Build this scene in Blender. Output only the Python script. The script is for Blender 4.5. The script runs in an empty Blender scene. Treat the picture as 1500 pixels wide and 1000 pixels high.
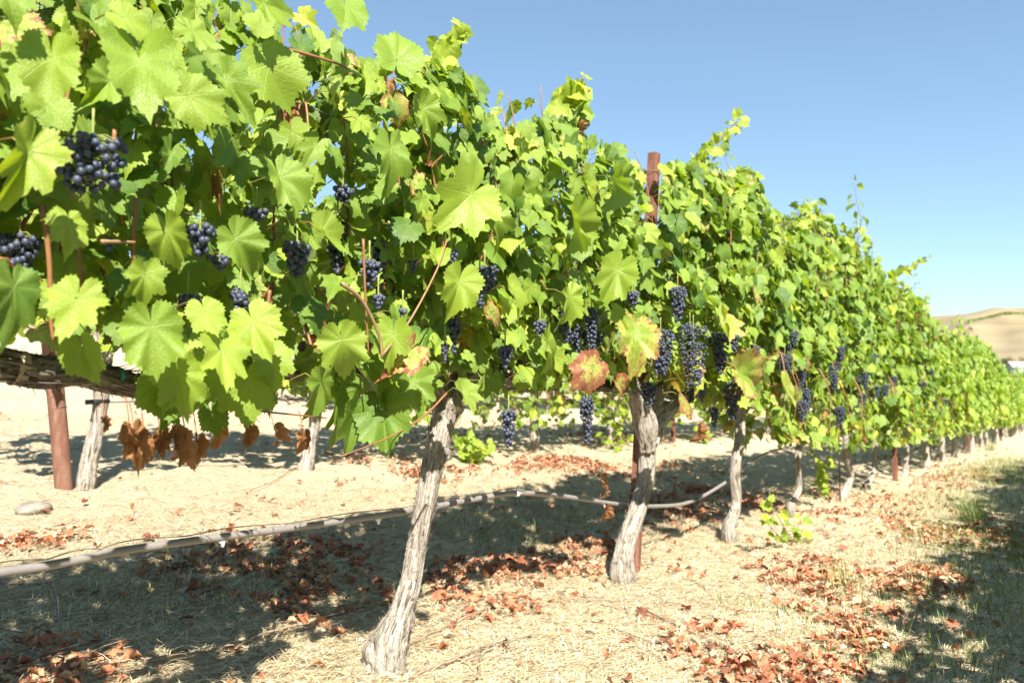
import bpy, math, random
import numpy as np
from mathutils import Vector, Matrix

sc = bpy.context.scene
COL = sc.collection
PI = math.pi
rad = math.radians

# ------------------------------------------------------------------ camera, light, sky, exposure
F_PX, CX, CY = 1186.0, 750.0, 500.0
YAW, PITCH = rad(35.1), rad(2.66)
CAM = np.array([0.0, 0.0, 0.88])
cam_d = bpy.data.cameras.new('camera'); cam_o = bpy.data.objects.new('camera', cam_d); COL.objects.link(cam_o)
cam_o.location = CAM; cam_o.rotation_euler = (PI / 2 + PITCH, 0, YAW)
cam_d.sensor_width = 36; cam_d.lens = 36 * F_PX / 1500.0
cam_d.clip_start = 0.05; cam_d.clip_end = 9000
cam_d.dof.use_dof = True; cam_d.dof.focus_distance = 2.5; cam_d.dof.aperture_fstop = 3.6
sc.camera = cam_o

SUN_EL = rad(45.0); SH = (-0.766, 0.643)           # horizontal direction in which shadows fall
sun_d = bpy.data.lights.new('sun', 'SUN'); sun_o = bpy.data.objects.new('sun', sun_d); COL.objects.link(sun_o)
sun_d.energy = 5.0; sun_d.angle = rad(0.5); sun_d.color = (1.0, 0.928, 0.81)
tv = Vector((SH[0] * math.cos(SUN_EL), SH[1] * math.cos(SUN_EL), -math.sin(SUN_EL)))
sun_o.rotation_euler = tv.to_track_quat('-Z', 'Y').to_euler()
sun_o.location = (3, -3, 6)
w = bpy.data.worlds.new('World'); sc.world = w; w.use_nodes = True
wn = w.node_tree; bg = wn.nodes['Background']
sky = wn.nodes.new('ShaderNodeTexSky'); sky.sky_type = 'NISHITA'; sky.sun_disc = False
sky.sun_elevation = SUN_EL; sky.sun_rotation = math.atan2(-SH[0], -SH[1])
sky.air_density = 1.0; sky.dust_density = 0.1; sky.ozone_density = 1.3; sky.altitude = 900
gmm = wn.nodes.new('ShaderNodeGamma'); gmm.inputs[1].default_value = .74; wn.links.new(sky.outputs[0], gmm.inputs[0])
tint = wn.nodes.new('ShaderNodeMixRGB'); tint.blend_type = 'MULTIPLY'; tint.inputs[0].default_value = 1; tint.inputs[2].default_value = (.84, .98, 1.03, 1); wn.links.new(gmm.outputs[0], tint.inputs[1])
wn.links.new(tint.outputs[0], bg.inputs[0]); bg.inputs[1].default_value = 0.098
sc.view_settings.view_transform = 'Standard'; sc.view_settings.look = 'None'
sc.view_settings.gamma = 1; sc.view_settings.exposure = 1.56

# ------------------------------------------------------------------ helpers: rays, terrain
cp, sp_ = math.cos(PITCH), math.sin(PITCH)
FWD = np.array([-math.sin(YAW) * cp, math.cos(YAW) * cp, sp_])
RGT = np.array([math.cos(YAW), math.sin(YAW), 0.0])
UPV = np.cross(RGT, FWD)
def ray(px, py):
    return FWD + RGT * ((px - CX) / F_PX) - UPV * ((py - CY) / F_PX)
def project(P):
    P = np.asarray(P, float) - CAM
    z = P @ FWD
    return CX + F_PX * (P @ RGT) / z, CY - F_PX * (P @ UPV) / z, z
ROW1, ROW2, ROW3, ROW0 = -1.87, -4.57, -7.27, 0.83
def at_x(px, py, X):
    d = ray(px, py); t = X / d[0]
    return CAM + d * t
def sstep(a, b, x):
    t = np.clip((x - a) / (b - a), 0, 1); return t * t * (3 - 2 * t)
def terrain(x, y, fine=True):
    x = np.asarray(x, float); y = np.asarray(y, float)
    u = -(x - ROW1)
    up = np.where(u > 0, np.minimum(u, 16) * 0.133 + np.clip(u - 16, 0, 300) * 0.03, u * 0.02)
    up = np.where(u < -30, -0.6, up)
    fade = 1 - sstep(60, 400, y)
    R = np.hypot(x, y)
    al = -0.031 * np.clip(y, -40, 75)
    far = np.clip(R - 110, 0, 900) * 0.0135
    az = np.degrees(np.arctan2(-x, y))
    ridge = 103 + 4 * np.sin(az * .21 + 1.1) + 1.5 * np.sin(az * .8 + .3)
    hill = sstep(850, 1650, R + 60 * np.sin(az * .5)) * ridge
    spur = 5 * np.sin(az * 1.15 + R * .006) * sstep(900, 1200, R) * (1 - sstep(1350, 1650, R))
    spur2 = 2 * np.sin(az * 2.7 - R * .011) * sstep(900, 1200, R) * (1 - sstep(1400, 1650, R))
    z = up * fade + al + far + hill + spur + spur2
    if fine:
        near = 1 - sstep(12, 30, R)
        z = z + near * (.012 * np.sin(x * 5.1 + 1.3 * np.sin(y * 2.3)) * np.sin(y * 4.3 + 1.1) + .006 * np.sin(x * 17 + y * 9) * np.sin(y * 21 - x * 6)
                        + .01 * np.sin(x * 2.1 + y * .7))
    return z
def on_ground(px, py):
    d = ray(px, py); t = 0.3
    for _ in range(4000):
        P = CAM + d * t
        if P[2] <= float(terrain(P[0], P[1])): break
        t *= 1.004
    return P

# ------------------------------------------------------------------ helpers: objects, meshes
def tag(o, label=None, cat=None, group=None, kind=None):
    if label: o['label'] = label
    if cat: o['category'] = cat
    if group: o['group'] = group
    if kind: o['kind'] = kind
    return o
def empty(name, loc, label=None, cat=None, group=None):
    o = bpy.data.objects.new(name, None); COL.objects.link(o); o.location = [float(v) for v in loc]
    o.empty_display_size = .1
    return tag(o, label, cat, group)
def copy_tree(o, parent=None):
    c = o.copy(); COL.objects.link(c); c.parent = parent
    for ch in list(o.children): copy_tree(ch, c)
    return c
class MB:
    """collects triangles; build() links them as one mesh object"""
    def __init__(s): s.V = []; s.F = []; s.M = []; s.UV = []; s.PL = []; s.C = []; s.n = 0
    def add(s, V, F, mi=0, uv=None, pl=None, col=None):
        V = np.asarray(V, float).reshape(-1, 3); F = np.asarray(F, int).reshape(-1, 3)
        s.V.append(V); s.F.append(F + s.n); s.M.append(np.full(len(F), mi) if np.isscalar(mi) else np.asarray(mi))
        s.UV.append(np.zeros((len(F) * 3, 2)) if uv is None else uv)
        s.PL.append(np.zeros((len(F) * 3, 2)) if pl is None else pl)
        s.C.append(np.full((len(V), 4), .5) if col is None else col)
        s.n += len(V)
    def build(s, name, mats, parent=None, origin=None, smooth=True):
        if not s.V: return None
        V = np.concatenate(s.V); F = np.concatenate(s.F)
        if origin is not None: V = V - np.asarray(origin, float)
        me = bpy.data.meshes.new(name)
        me.vertices.add(len(V)); me.vertices.foreach_set('co', V.astype(np.float32).ravel())
        me.loops.add(len(F) * 3); me.loops.foreach_set('vertex_index', F.astype(np.int32).ravel())
        me.polygons.add(len(F)); me.polygons.foreach_set('loop_start', np.arange(0, len(F) * 3, 3, dtype=np.int32))
        me.update(calc_edges=True)
        me.polygons.foreach_set('material_index', np.concatenate(s.M).astype(np.int32))
        me.polygons.foreach_set('use_smooth', np.full(len(F), bool(smooth)))
        for nm, arr in (('vein', s.UV), ('flat', s.PL)):
            l = me.uv_layers.new(name=nm); l.data.foreach_set('uv', np.concatenate(arr).astype(np.float32).ravel())
        a = me.color_attributes.new('lc', 'FLOAT_COLOR', 'POINT')
        a.data.foreach_set('color', np.concatenate(s.C).astype(np.float32).ravel())
        for m in (mats if isinstance(mats, (list, tuple)) else [mats]): me.materials.append(m)
        me.update()
        o = bpy.data.objects.new(name, me); COL.objects.link(o)
        if parent is not None: o.parent = parent
        return o
def catmull(P, n):
    P = np.asarray(P, float)
    if len(P) < 3:
        t = np.linspace(0, 1, n)[:, None]; return P[0] * (1 - t) + P[-1] * t
    Q = np.vstack([2 * P[0] - P[1], P, 2 * P[-1] - P[-2]])
    out = []
    for t in np.linspace(0, len(P) - 1 - 1e-9, n):
        i = int(t); f = t - i; a, b, c, d = Q[i], Q[i + 1], Q[i + 2], Q[i + 3]
        out.append(.5 * ((2 * b) + (-a + c) * f + (2 * a - 5 * b + 4 * c - d) * f * f + (-a + 3 * b - 3 * c + d) * f ** 3))
    return np.array(out)
def frames(P):
    T = np.gradient(P, axis=0); T /= np.linalg.norm(T, axis=1)[:, None] + 1e-12
    a = np.array([0, 0, 1.]) if abs(T[0][2]) < .9 else np.array([1., 0, 0])
    N = np.cross(a, T[0]); N /= np.linalg.norm(N)
    Ns = []; 
    for t in T:
        N = N - t * (N @ t); N /= np.linalg.norm(N) + 1e-12; Ns.append(N)
    Ns = np.array(Ns); return T, Ns, np.cross(T, Ns)
def tube(mb, P, R, seg=8, mi=0, disp=None, cap=True, col=None):
    P = np.asarray(P, float); n = len(P); R = np.broadcast_to(np.asarray(R, float), (n,))
    T, N, B = frames(P)
    th = np.linspace(0, 2 * PI, seg, endpoint=False)
    r = R[:, None] * (np.ones((n, seg)) if disp is None else disp)
    V = P[:, None, :] + r[:, :, None] * (np.cos(th)[None, :, None] * N[:, None, :] + np.sin(th)[None, :, None] * B[:, None, :])
    i, j = np.meshgrid(np.arange(n - 1), np.arange(seg), indexing='ij'); i = i.ravel(); j = j.ravel(); k = (j + 1) % seg
    a, b, c, d = i * seg + j, i * seg + k, (i + 1) * seg + k, (i + 1) * seg + j
    F = np.concatenate([np.stack([a, b, c], 1), np.stack([a, c, d], 1)])
    L = np.concatenate([[0], np.cumsum(np.linalg.norm(np.diff(P, axis=0), axis=1))])
    def uvf(ii, jj): return np.stack([jj / seg, L[ii]], 1)
    U1 = np.stack([uvf(i, j), uvf(i, j + 1), uvf(i + 1, j + 1)], 1); U2 = np.stack([uvf(i, j), uvf(i + 1, j + 1), uvf(i + 1, j)], 1)
    UV = np.concatenate([U1, U2]).reshape(-1, 2)
    V = V.reshape(-1, 3)
    if cap:
        c0 = len(V); V = np.vstack([V, P[0], P[-1]]); jj = np.arange(seg); kk = (jj + 1) % seg
        C0 = np.stack([kk, jj, np.full(seg, c0)], 1); C1 = np.stack([(n - 1) * seg + jj, (n - 1) * seg + kk, np.full(seg, c0 + 1)], 1)
        F = np.concatenate([F, C0, C1]); UV = np.vstack([UV, np.zeros((6 * seg, 2))])
    cc = None if col is None else np.tile(np.asarray(col, float), (len(V), 1))
    mb.add(V, F, mi, UV, UV, cc)
def box(mb, c, s, rz=0, mi=0, M=None):
    x, y, z = s[0] / 2, s[1] / 2, s[2] / 2
    V = np.array([[-x, -y, -z], [x, -y, -z], [x, y, -z], [-x, y, -z], [-x, -y, z], [x, -y, z], [x, y, z], [-x, y, z]])
    if M is not None: V = V @ M.T
    cz, sz = math.cos(rz), math.sin(rz); V = V @ np.array([[cz, -sz, 0], [sz, cz, 0], [0, 0, 1]]).T + np.asarray(c, float)
    F = [[0, 2, 1], [0, 3, 2], [4, 5, 6], [4, 6, 7], [0, 1, 5], [0, 5, 4], [1, 2, 6], [1, 6, 5], [2, 3, 7], [2, 7, 6], [3, 0, 4], [3, 4, 7]]
    mb.add(V, F, mi)
def vnoise(rng, nx, ny, X, Y, perx=True):
    """value noise, X in [0,nx) periodic, Y in [0,ny)"""
    G = rng.random((nx, ny + 2))
    xi = np.floor(X).astype(int); yi = np.clip(np.floor(Y).astype(int), 0, ny); fx = X - xi; fy = Y - yi
    fx = fx * fx * (3 - 2 * fx); fy = fy * fy * (3 - 2 * fy)
    x0 = xi % nx; x1 = (xi + 1) % nx
    return (G[x0, yi] * (1 - fx) + G[x1, yi] * fx) * (1 - fy) + (G[x0, yi + 1] * (1 - fx) + G[x1, yi + 1] * fx) * fy

# ------------------------------------------------------------------ materials
class NT:
    def __init__(s, name):
        s.m = bpy.data.materials.new(name); s.m.use_nodes = True; s.t = s.m.node_tree
        s.p = s.t.nodes['Principled BSDF']; s.o = s.t.nodes['Material Output']
    def n(s, typ, **kw):
        nd = s.t.nodes.new('ShaderNode' + typ)
        for k, v in kw.items(): setattr(nd, k, v)
        return nd
    def put(s, a, b):
        if isinstance(a, bpy.types.NodeSocket): s.t.links.new(a, b)
        else: b.default_value = a
    def math(s, op, a, b=0.0, c=0.0, clamp=False):
        nd = s.n('Math', operation=op); nd.use_clamp = clamp
        s.put(a, nd.inputs[0]); s.put(b, nd.inputs[1]); s.put(c, nd.inputs[2]); return nd.outputs[0]
    def mix(s, f, a, b, mode='MIX'):
        nd = s.n('MixRGB', blend_type=mode); s.put(f, nd.inputs[0])
        for v, i in ((a, 1), (b, 2)):
            s.put(tuple(v) + (1,) if isinstance(v, (tuple, list)) and len(v) == 3 else v, nd.inputs[i])
        return nd.outputs[0]
    def ramp(s, f, stops):
        nd = s.n('ValToRGB'); cr = nd.color_ramp
        while len(cr.elements) < len(stops): cr.elements.new(.5)
        for e, (p, c) in zip(cr.elements, stops): e.position = p; e.color = tuple(c) + (1,)
        s.put(f, nd.inputs[0]); return nd.outputs[0]
    def rng(s, v, a, b, c=0, d=1):
        nd = s.n('MapRange'); nd.clamp = True
        s.put(v, nd.inputs[0])
        for i, q in enumerate((a, b, c, d)): nd.inputs[i + 1].default_value = q
        return nd.outputs[0]
    def noise(s, vec, scale, detail=4, rough=.55, dist=0):
        nd = s.n('TexNoise'); nd.inputs['Scale'].default_value = scale; nd.inputs['Detail'].default_value = detail
        nd.inputs['Roughness'].default_value = rough; nd.inputs['Distortion'].default_value = dist
        if vec is not None: s.t.links.new(vec, nd.inputs['Vector'])
        return nd.outputs['Fac']
    def scale(s, vec, v):
        nd = s.n('VectorMath', operation='MULTIPLY'); s.t.links.new(vec, nd.inputs[0]); nd.inputs[1].default_value = v; return nd.outputs[0]
    def bump(s, h, strength, dist=.01):
        nd = s.n('Bump'); nd.inputs['Strength'].default_value = strength; nd.inputs['Distance'].default_value = dist
        s.put(h, nd.inputs['Height']); s.t.links.new(nd.outputs[0], s.p.inputs['Normal']); return nd.outputs[0]
    def base(s, c, rough=.6, spec=.5, metal=0):
        s.put(tuple(c) + (1,) if isinstance(c, (tuple, list)) and len(c) == 3 else c, s.p.inputs['Base Color'])
        s.put(rough, s.p.inputs['Roughness']); s.put(spec, s.p.inputs['Specular IOR Level']); s.p.inputs['Metallic'].default_value = metal
    def pos(s): return s.n('NewGeometry').outputs['Position']
    def obj(s): return s.n('TexCoord').outputs['Object']
    def uv(s, nm): 
        nd = s.n('UVMap'); nd.uv_map = nm; return nd.outputs[0]
    def lc(s):
        nd = s.n('Attribute'); nd.attribute_name = 'lc'; sep = s.n('SeparateColor'); s.t.links.new(nd.outputs['Color'], sep.inputs[0])
        return sep.outputs[0], sep.outputs[1], sep.outputs[2], nd.outputs['Alpha']
M = {}
def leaf_mat():
    s = NT('vine_leaf')
    hue, age, rr, seed = s.lc()          # hue 0..1, age 0 fresh .. 1 dead, rr radial position in the blade
    sx = s.n('SeparateXYZ'); s.t.links.new(s.uv('vein'), sx.inputs[0]); u, v = sx.outputs[0], sx.outputs[1]
    fl = s.uv('flat')
    mainw = s.rng(u, 0, 1, .016, .004)
    mv = s.math('SUBTRACT', 1.0, s.math('DIVIDE', v, mainw), clamp=True)
    sec = s.math('FRACT', s.math('MULTIPLY', s.math('SUBTRACT', u, s.math('MULTIPLY', v, .8)), 8.0))
    sec = s.math('ABSOLUTE', s.math('SUBTRACT', sec, .5))
    sv = s.rng(sec, .44, .5, 0, 1)
    sv = s.math('MULTIPLY', sv, .5)
    vein = s.math('MAXIMUM', mv, sv)
    vor = s.n('TexVoronoi', feature='DISTANCE_TO_EDGE'); vor.inputs['Scale'].default_value = 17; s.t.links.new(fl, vor.inputs['Vector'])
    net = s.rng(vor.outputs['Distance'], 0, .12, 1, 0)
    n1 = s.noise(s.pos(), 9, 3); 
    fresh = s.ramp(hue, [(0, (.05, .12, .012)), (.4, (.15, .24, .022)), (.75, (.26, .345, .032)), (1, (.42, .45, .06))])
    fresh = s.mix(s.math('MULTIPLY', net, .10), fresh, (.25, .36, .09))
    fresh = s.mix(s.math('MULTIPLY', vein, .55), fresh, (.34, .42, .13))
    fresh = s.mix(s.math('MULTIPLY', s.rng(n1, .45, .75), .35), fresh, (.24, .33, .06))
    spots = s.rng(s.noise(fl, 24, 2), .68, .74)
    fresh = s.mix(s.math('MULTIPLY', spots, .3), fresh, (.30, .26, .10))
    # ageing creeps in from the margin and between the veins: yellow, then red brown, then dry
    n2 = s.noise(fl, 5, 6, .7)
    prog = s.math('ADD', s.math('MULTIPLY', rr, .45), s.math('ADD', s.math('MULTIPLY', s.math('SUBTRACT', n2, .5), 1.5), s.math('MULTIPLY', vein, -.3)))
    k = s.math('ADD', s.math('MULTIPLY', age, 1.9), s.math('SUBTRACT', prog, .95))
    yel = s.mix(s.rng(k, 0.0, .25), fresh, (.40, .37, .10))
    red = s.mix(s.rng(k, .22, .42), yel, s.mix(n1, (.30, .07, .04), (.15, .08, .045)))
    dead = s.mix(s.rng(age, .86, .97), red, s.ramp(n1, [(.3, (.20, .085, .03)), (.7, (.42, .22, .09))]))
    back = s.mix(.55, dead, (.26, .34, .17))
    gb = s.n('NewGeometry')
    deadf = s.rng(age, .8, .9)
    back = s.mix(deadf, back, dead)
    col = s.mix(gb.outputs['Backfacing'], dead, back)
    s.base(col, .5, .42)
    s.put(s.rng(s.noise(fl, 10, 2), .3, .7, .36, .54), s.p.inputs['Roughness'])
    h = s.math('SUBTRACT', s.math('MULTIPLY', s.noise(fl, 14, 3), .7), s.math('ADD', s.math('MULTIPLY', vein, .7), s.math('MULTIPLY', net, .22)))
    nb = s.bump(h, .42, .004)
    tr = s.n('BsdfTranslucent'); s.t.links.new(nb, tr.inputs['Normal'])
    tcol = s.mix(deadf, s.mix(1, s.mix(s.math('MULTIPLY', vein, .5), dead, (.05, .12, .01)), (2.3, 2.2, .4), 'MULTIPLY'), dead)
    s.t.links.new(tcol, tr.inputs['Color'])
    mx = s.n('MixShader'); mx.inputs[0].default_value = .30
    s.t.links.new(s.p.outputs[0], mx.inputs[1]); s.t.links.new(tr.outputs[0], mx.inputs[2]); s.t.links.new(mx.outputs[0], s.o.inputs[0])
    return s.m
def simple_leafy(name, fn, rough=.6, trans=.2, spec=.3):
    s = NT(name); hue, age, rr, seed = s.lc(); c = fn(s, hue)
    s.base(c, rough, spec)
    tr = s.n('BsdfTranslucent'); s.t.links.new(c, tr.inputs['Color'])
    mx = s.n('MixShader'); mx.inputs[0].default_value = trans
    s.t.links.new(s.p.outputs[0], mx.inputs[1]); s.t.links.new(tr.outputs[0], mx.inputs[2]); s.t.links.new(mx.outputs[0], s.o.inputs[0])
    return s.m
def bark_mat(name, dark, mid, light, su=20, sv=7):
    s = NT(name); uv = s.uv('vein'); 
    a = s.noise(s.scale(uv, (su, sv, 1)), 1.0, 6, .65, .4)
    b = s.noise(s.scale(uv, (su * 4, sv * 1.3, 1)), 1.0, 4, .6, .3)
    p = s.noise(s.obj(), 11, 4)
    f = s.math('ADD', s.math('MULTIPLY', a, .5), s.math('MULTIPLY', b, .5))
    c = s.ramp(f, [(.38, dark), (.47, mid), (.58, light)])
    c = s.mix(s.math('MULTIPLY', s.rng(p, .45, .7), .45), c, tuple(.7 * q for q in mid))
    fl = s.noise(s.scale(uv, (45, 60, 1)), 1.0, 5, .7, 1.0); c = s.mix(s.rng(fl, .50, .64, 0, .75), c, dark)
    s.base(c, .9, .15); s.bump(s.math('SUBTRACT', f, s.math('MULTIPLY', fl, .5)), 1.0, .016); return s.m
def rust_mat(name, a, b, c):
    s = NT(name); p = s.obj(); n = s.noise(s.scale(p, (1, 1, .25)), 30, 6, .7); n2 = s.noise(p, 140, 3)
    s.base(s.mix(s.math('MULTIPLY', n2, .35), s.ramp(n, [(.3, a), (.52, b), (.72, c)]), (.10, .035, .02)), .75, .3); s.bump(n2, .35, .003); return s.m
M['leaf'] = leaf_mat()
M['petiole'] = simple_leafy('petiole', lambda s, h: s.ramp(h, [(0, (.20, .26, .06)), (.6, (.28, .24, .07)), (1, (.33, .12, .06))]), .5, .05)
M['bark'] = bark_mat('vine_bark', (.05, .036, .028), (.36, .32, .27), (.60, .555, .49))
M['bark_dark'] = bark_mat('cordon_bark', (.03, .022, .018), (.19, .155, .125), (.46, .41, .35), 16, 9)
M['rust'] = rust_mat('rusty_steel', (.09, .040, .028), (.17, .075, .052), (.28, .15, .105))
M['rust_pale'] = rust_mat('faded_rusty_steel', (.11, .05, .034), (.19, .095, .065), (.25, .18, .145))
def cane_mat():
    s = NT('cane'); uv = s.uv('vein'); n = s.noise(s.scale(uv, (6, 40, 1)), 1, 3); hue = s.lc()[0]
    c = s.mix(n, s.ramp(hue, [(0, (.22, .09, .035)), (.6, (.32, .155, .06)), (1, (.34, .24, .14))]), (.16, .07, .03)); s.base(c, .5, .4); s.bump(n, .3, .002); return s.m
M['cane'] = cane_mat()
def grape_mat():
    s = NT('grape_skin'); hue = s.lc()[0]; n = s.noise(s.obj(), 95, 3)
    bl = s.ramp(hue, [(0, (.010, .012, .022)), (.55, (.022, .028, .055)), (.85, (.045, .02, .04)), (1, (.10, .025, .04))])
    c = s.mix(s.rng(n, .34, .66, .25, .95), bl, (.07, .085, .13)); s.base(c, s.rng(n, .3, .7, .32, .6), .35); return s.m
M['grape'] = grape_mat()
s = NT('grape_stem'); s.base((.24, .27, .08), .5, .3); M['stem'] = s.m
s = NT('hose_plastic'); n = s.noise(s.obj(), 25, 4); s.base(s.mix(n, (.15, .14, .135), (.25, .235, .225)), .38, .5); M['hose'] = s.m
s = NT('black_plastic'); s.base((.02, .02, .022), .4, .5); M['black'] = s.m
s = NT('white_plastic'); s.base((.75, .76, .76), .35, .5); M['white'] = s.m
s = NT('galvanised_wire'); n = s.noise(s.obj(), 60, 2); s.base(s.mix(n, (.10, .085, .075), (.28, .25, .22)), .5, .5, .5); M['wire'] = s.m
s = NT('green_tape'); s.base((.02, .36, .27), .45, .5); M['tape'] = s.m
def twig_mat():
    s = NT('twig_wood'); uv = s.uv('vein'); n = s.noise(s.scale(uv, (6, 30, 1)), 1, 4); s.base(s.ramp(n, [(.3, (.12, .08, .055)), (.6, (.34, .26, .19))]), .85, .2); s.bump(n, .6, .003); return s.m
M['twig'] = twig_mat()
def ground_mat():
    s = NT('dry_ground'); p = s.pos()
    st = s.noise(s.scale(p, (1, 1, 1)), 55, 7, .75, 1.2); st2 = s.noise(s.scale(p, (1.6, .5, 1)), 90, 4, .7, .8)
    big = s.noise(p, 1.1, 5, .6); f = s.math('ADD', s.math('MULTIPLY', st, .6), s.math('MULTIPLY', st2, .4))
    c = s.ramp(f, [(.30, (.13, .09, .05)), (.43, (.42, .335, .215)), (.56, (.68, .59, .42))])
    c = s.mix(s.math('MULTIPLY', s.rng(big, .5, .7), .35), c, (.42, .27, .17))
    d = s.n('VectorMath', operation='LENGTH'); s.t.links.new(p, d.inputs[0]); R = d.outputs['Value']
    grass = s.noise(p, .35, 5, .6)
    c = s.mix(s.math('MULTIPLY', s.rng(grass, .5, .62), s.rng(R, 14, 60, 0, .6)), c, (.16, .20, .06))
    fld = s.noise(s.scale(p, (.012, .004, .01)), 1, 3)
    c = s.mix(s.rng(R, 90, 160), c, s.ramp(fld, [(.4, (.26, .29, .09)), (.55, (.36, .36, .13)), (.65, (.46, .38, .22))]))
    hn = s.noise(s.scale(p, (.004, .004, .02)), 1, 6, .62, .5); hn2 = s.noise(s.scale(p, (.02, .02, .05)), 1, 5, .6)
    hc = s.mix(s.rng(hn2, .52, .68, 0, .5), s.ramp(hn, [(.35, (.185, .15, .088)), (.5, (.25, .208, .127)), (.66, (.295, .25, .16))]), (.17, .145, .09))
    c = s.mix(s.rng(R, 720, 900), c, hc)
    s.base(c, .95, .1); s.bump(f, 1.0, .03); return s.m
M['ground'] = ground_mat()
M['straw'] = simple_leafy('straw', lambda s, h: s.ramp(h, [(0, (.17, .12, .07)), (.3, (.46, .365, .20)), (.7, (.66, .56, .36)), (1, (.80, .74, .57))]), .6, .15)
M['grass'] = simple_leafy('grass_blade', lambda s, h: s.ramp(h, [(0, (.07, .13, .03)), (.5, (.14, .22, .045)), (1, (.36, .36, .13))]), .5, .3)
def litter_mat():
    s = NT('fallen_leaf'); hue, age, rr, seed = s.lc(); n = s.noise(s.pos(), 45, 4)
    c = s.ramp(hue, [(0, (.15, .065, .04)), (.3, (.36, .125, .06)), (.6, (.50, .21, .11)), (.82, (.55, .36, .22)), (1, (.60, .50, .36))])
    c = s.mix(s.math('MULTIPLY', n, .4), c, (.24, .10, .06)); s.base(c, .65, .3)
    tr = s.n('BsdfTranslucent'); s.t.links.new(c, tr.inputs['Color']); mx = s.n('MixShader'); mx.inputs[0].default_value = .15
    s.t.links.new(s.p.outputs[0], mx.inputs[1]); s.t.links.new(tr.outputs[0], mx.inputs[2]); s.t.links.new(mx.outputs[0], s.o.inputs[0]); return s.m
M['litter'] = litter_mat()
s = NT('rock'); n = s.noise(s.obj(), 14, 8, .7); s.base(s.ramp(n, [(.35, (.13, .11, .085)), (.6, (.34, .31, .26))]), .9, .2); s.bump(n, 1, .02); M['rock'] = s.m
s = NT('chips'); n = s.lc()[0]; s.base(s.ramp(n, [(0, (.25, .2, .15)), (1, (.6, .55, .47))]), .9, .1); M['chip'] = s.m
s = NT('white_wall'); s.base((.27, .30, .33), .7, .3); M['wall'] = s.m
s = NT('pale_roof'); s.base((.34, .37, .42), .6, .3); M['roof'] = s.m
s = NT('red_roof'); s.base((.30, .11, .07), .7, .3); M['roof_red'] = s.m
s = NT('window_glass'); s.base((.03, .04, .05), .15, .6); M['glass'] = s.m
M['tree'] = simple_leafy('tree_leaf', lambda s, h: s.ramp(h, [(0, (.035, .065, .025)), (.6, (.08, .12, .04)), (1, (.15, .19, .06))]), .6, .2)

# ------------------------------------------------------------------ the ground: one sheet to the horizon
def axis(fine0, fine1, step, lo, hi, g=1.07):
    a = list(np.arange(fine0, fine1, step)); x, d = a[-1], step
    while x < hi: d = min(d * g, 70); x += d; a.append(x)
    b = []; x, d = a[0], step
    while x > lo: d = min(d * g, 70); x -= d; b.append(x)
    return np.array(b[::-1] + a)
xs = axis(-7.5, 0.6, .045, -2600, 2600, 1.09); ys = axis(.3, 9.5, .045, -1200, 4200, 1.07)
GX, GY = np.meshgrid(xs, ys, indexing='ij'); GZ = terrain(GX, GY)
nx, ny = GX.shape
i, j = np.meshgrid(np.arange(nx - 1), np.arange(ny - 1), indexing='ij'); a = (i * ny + j).ravel()
gm = MB(); gm.add(np.stack([GX, GY, GZ], -1).reshape(-1, 3), np.concatenate([np.stack([a, a + ny, a + ny + 1], 1), np.stack([a, a + ny + 1, a + 1], 1)]))
tag(gm.build('ground', M['ground']), 'dry straw-strewn vineyard soil running out to tan hills', 'ground', kind='structure')

# ------------------------------------------------------------------ leaf templates
def leaf_template(n, rings, deep=1.0, seed=0, teeth=.05):
    rng = np.random.default_rng(seed)
    deg = [0, 10, 24, 36, 45, 56, 68, 80, 90, 102, 118, 138, 156, 168, 175, 180]
    r0 = np.array([1.06, .93, .76, .82, .93, .80, .68, .71, .77, .67, .60, .61, .54, .44, .28, .08])
    r0[[2, 6]] -= .10 * (deep - .6); r0[[3, 5, 7, 10]] -= .05 * (deep - .6)
    r0 = r0 * (1 + rng.normal(0, .02, len(r0)))
    th = np.arange(n) * 2 * PI / n; d = np.degrees(th); d = np.where(d > 180, 360 - d, d)
    R = np.interp(d, deg, r0); 
    if teeth: R = R * (1 + teeth * np.where(np.arange(n) % 2 == 0, 1, -1) * (.6 + .8 * rng.random(n)))
    V = [[0, 0, 0]]; rf = [0.]
    for q in rings:
        for k in range(n):
            rr = R[k] * q if q == 1 else (R[k] * .5 + np.interp(d[k], deg, r0) * .5) * q
            V.append([rr * math.sin(th[k]), rr * math.cos(th[k]), 0]); rf.append(q)
    F = []; sec = []
    for k in range(n):
        k2 = (k + 1) % n; F.append([0, 1 + k2, 1 + k]); sec.append(k)
        for q in range(len(rings) - 1):
            a, b, c, e = 1 + q * n + k, 1 + q * n + k2, 1 + (q + 1) * n + k2, 1 + (q + 1) * n + k
            F += [[a, b, c], [a, c, e]]; sec += [k, k]
    V = np.array(V); F = np.array(F); sec = np.array(sec)
    mid = (sec + .5) * 360 / n; mid = np.where(mid > 180, mid - 360, mid)
    vein = np.clip(np.round(np.abs(mid) / 45), 0, 3) * 45 * np.sign(mid)
    ph = np.repeat(np.radians(vein), 3); X = V[F.ravel()]
    u = X[:, 0] * np.sin(ph) + X[:, 1] * np.cos(ph); v = np.abs(X[:, 0] * np.cos(ph) - X[:, 1] * np.sin(ph))
    vd = np.full(len(V), 9.)
    np.minimum.at(vd, F.ravel(), v)
    return dict(V=V, F=F, uv=np.stack([u, v], 1), rf=np.array(rf), vd=vd, th=np.arctan2(V[:, 0], V[:, 1]), r=np.hypot(V[:, 0], V[:, 1]))
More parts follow.
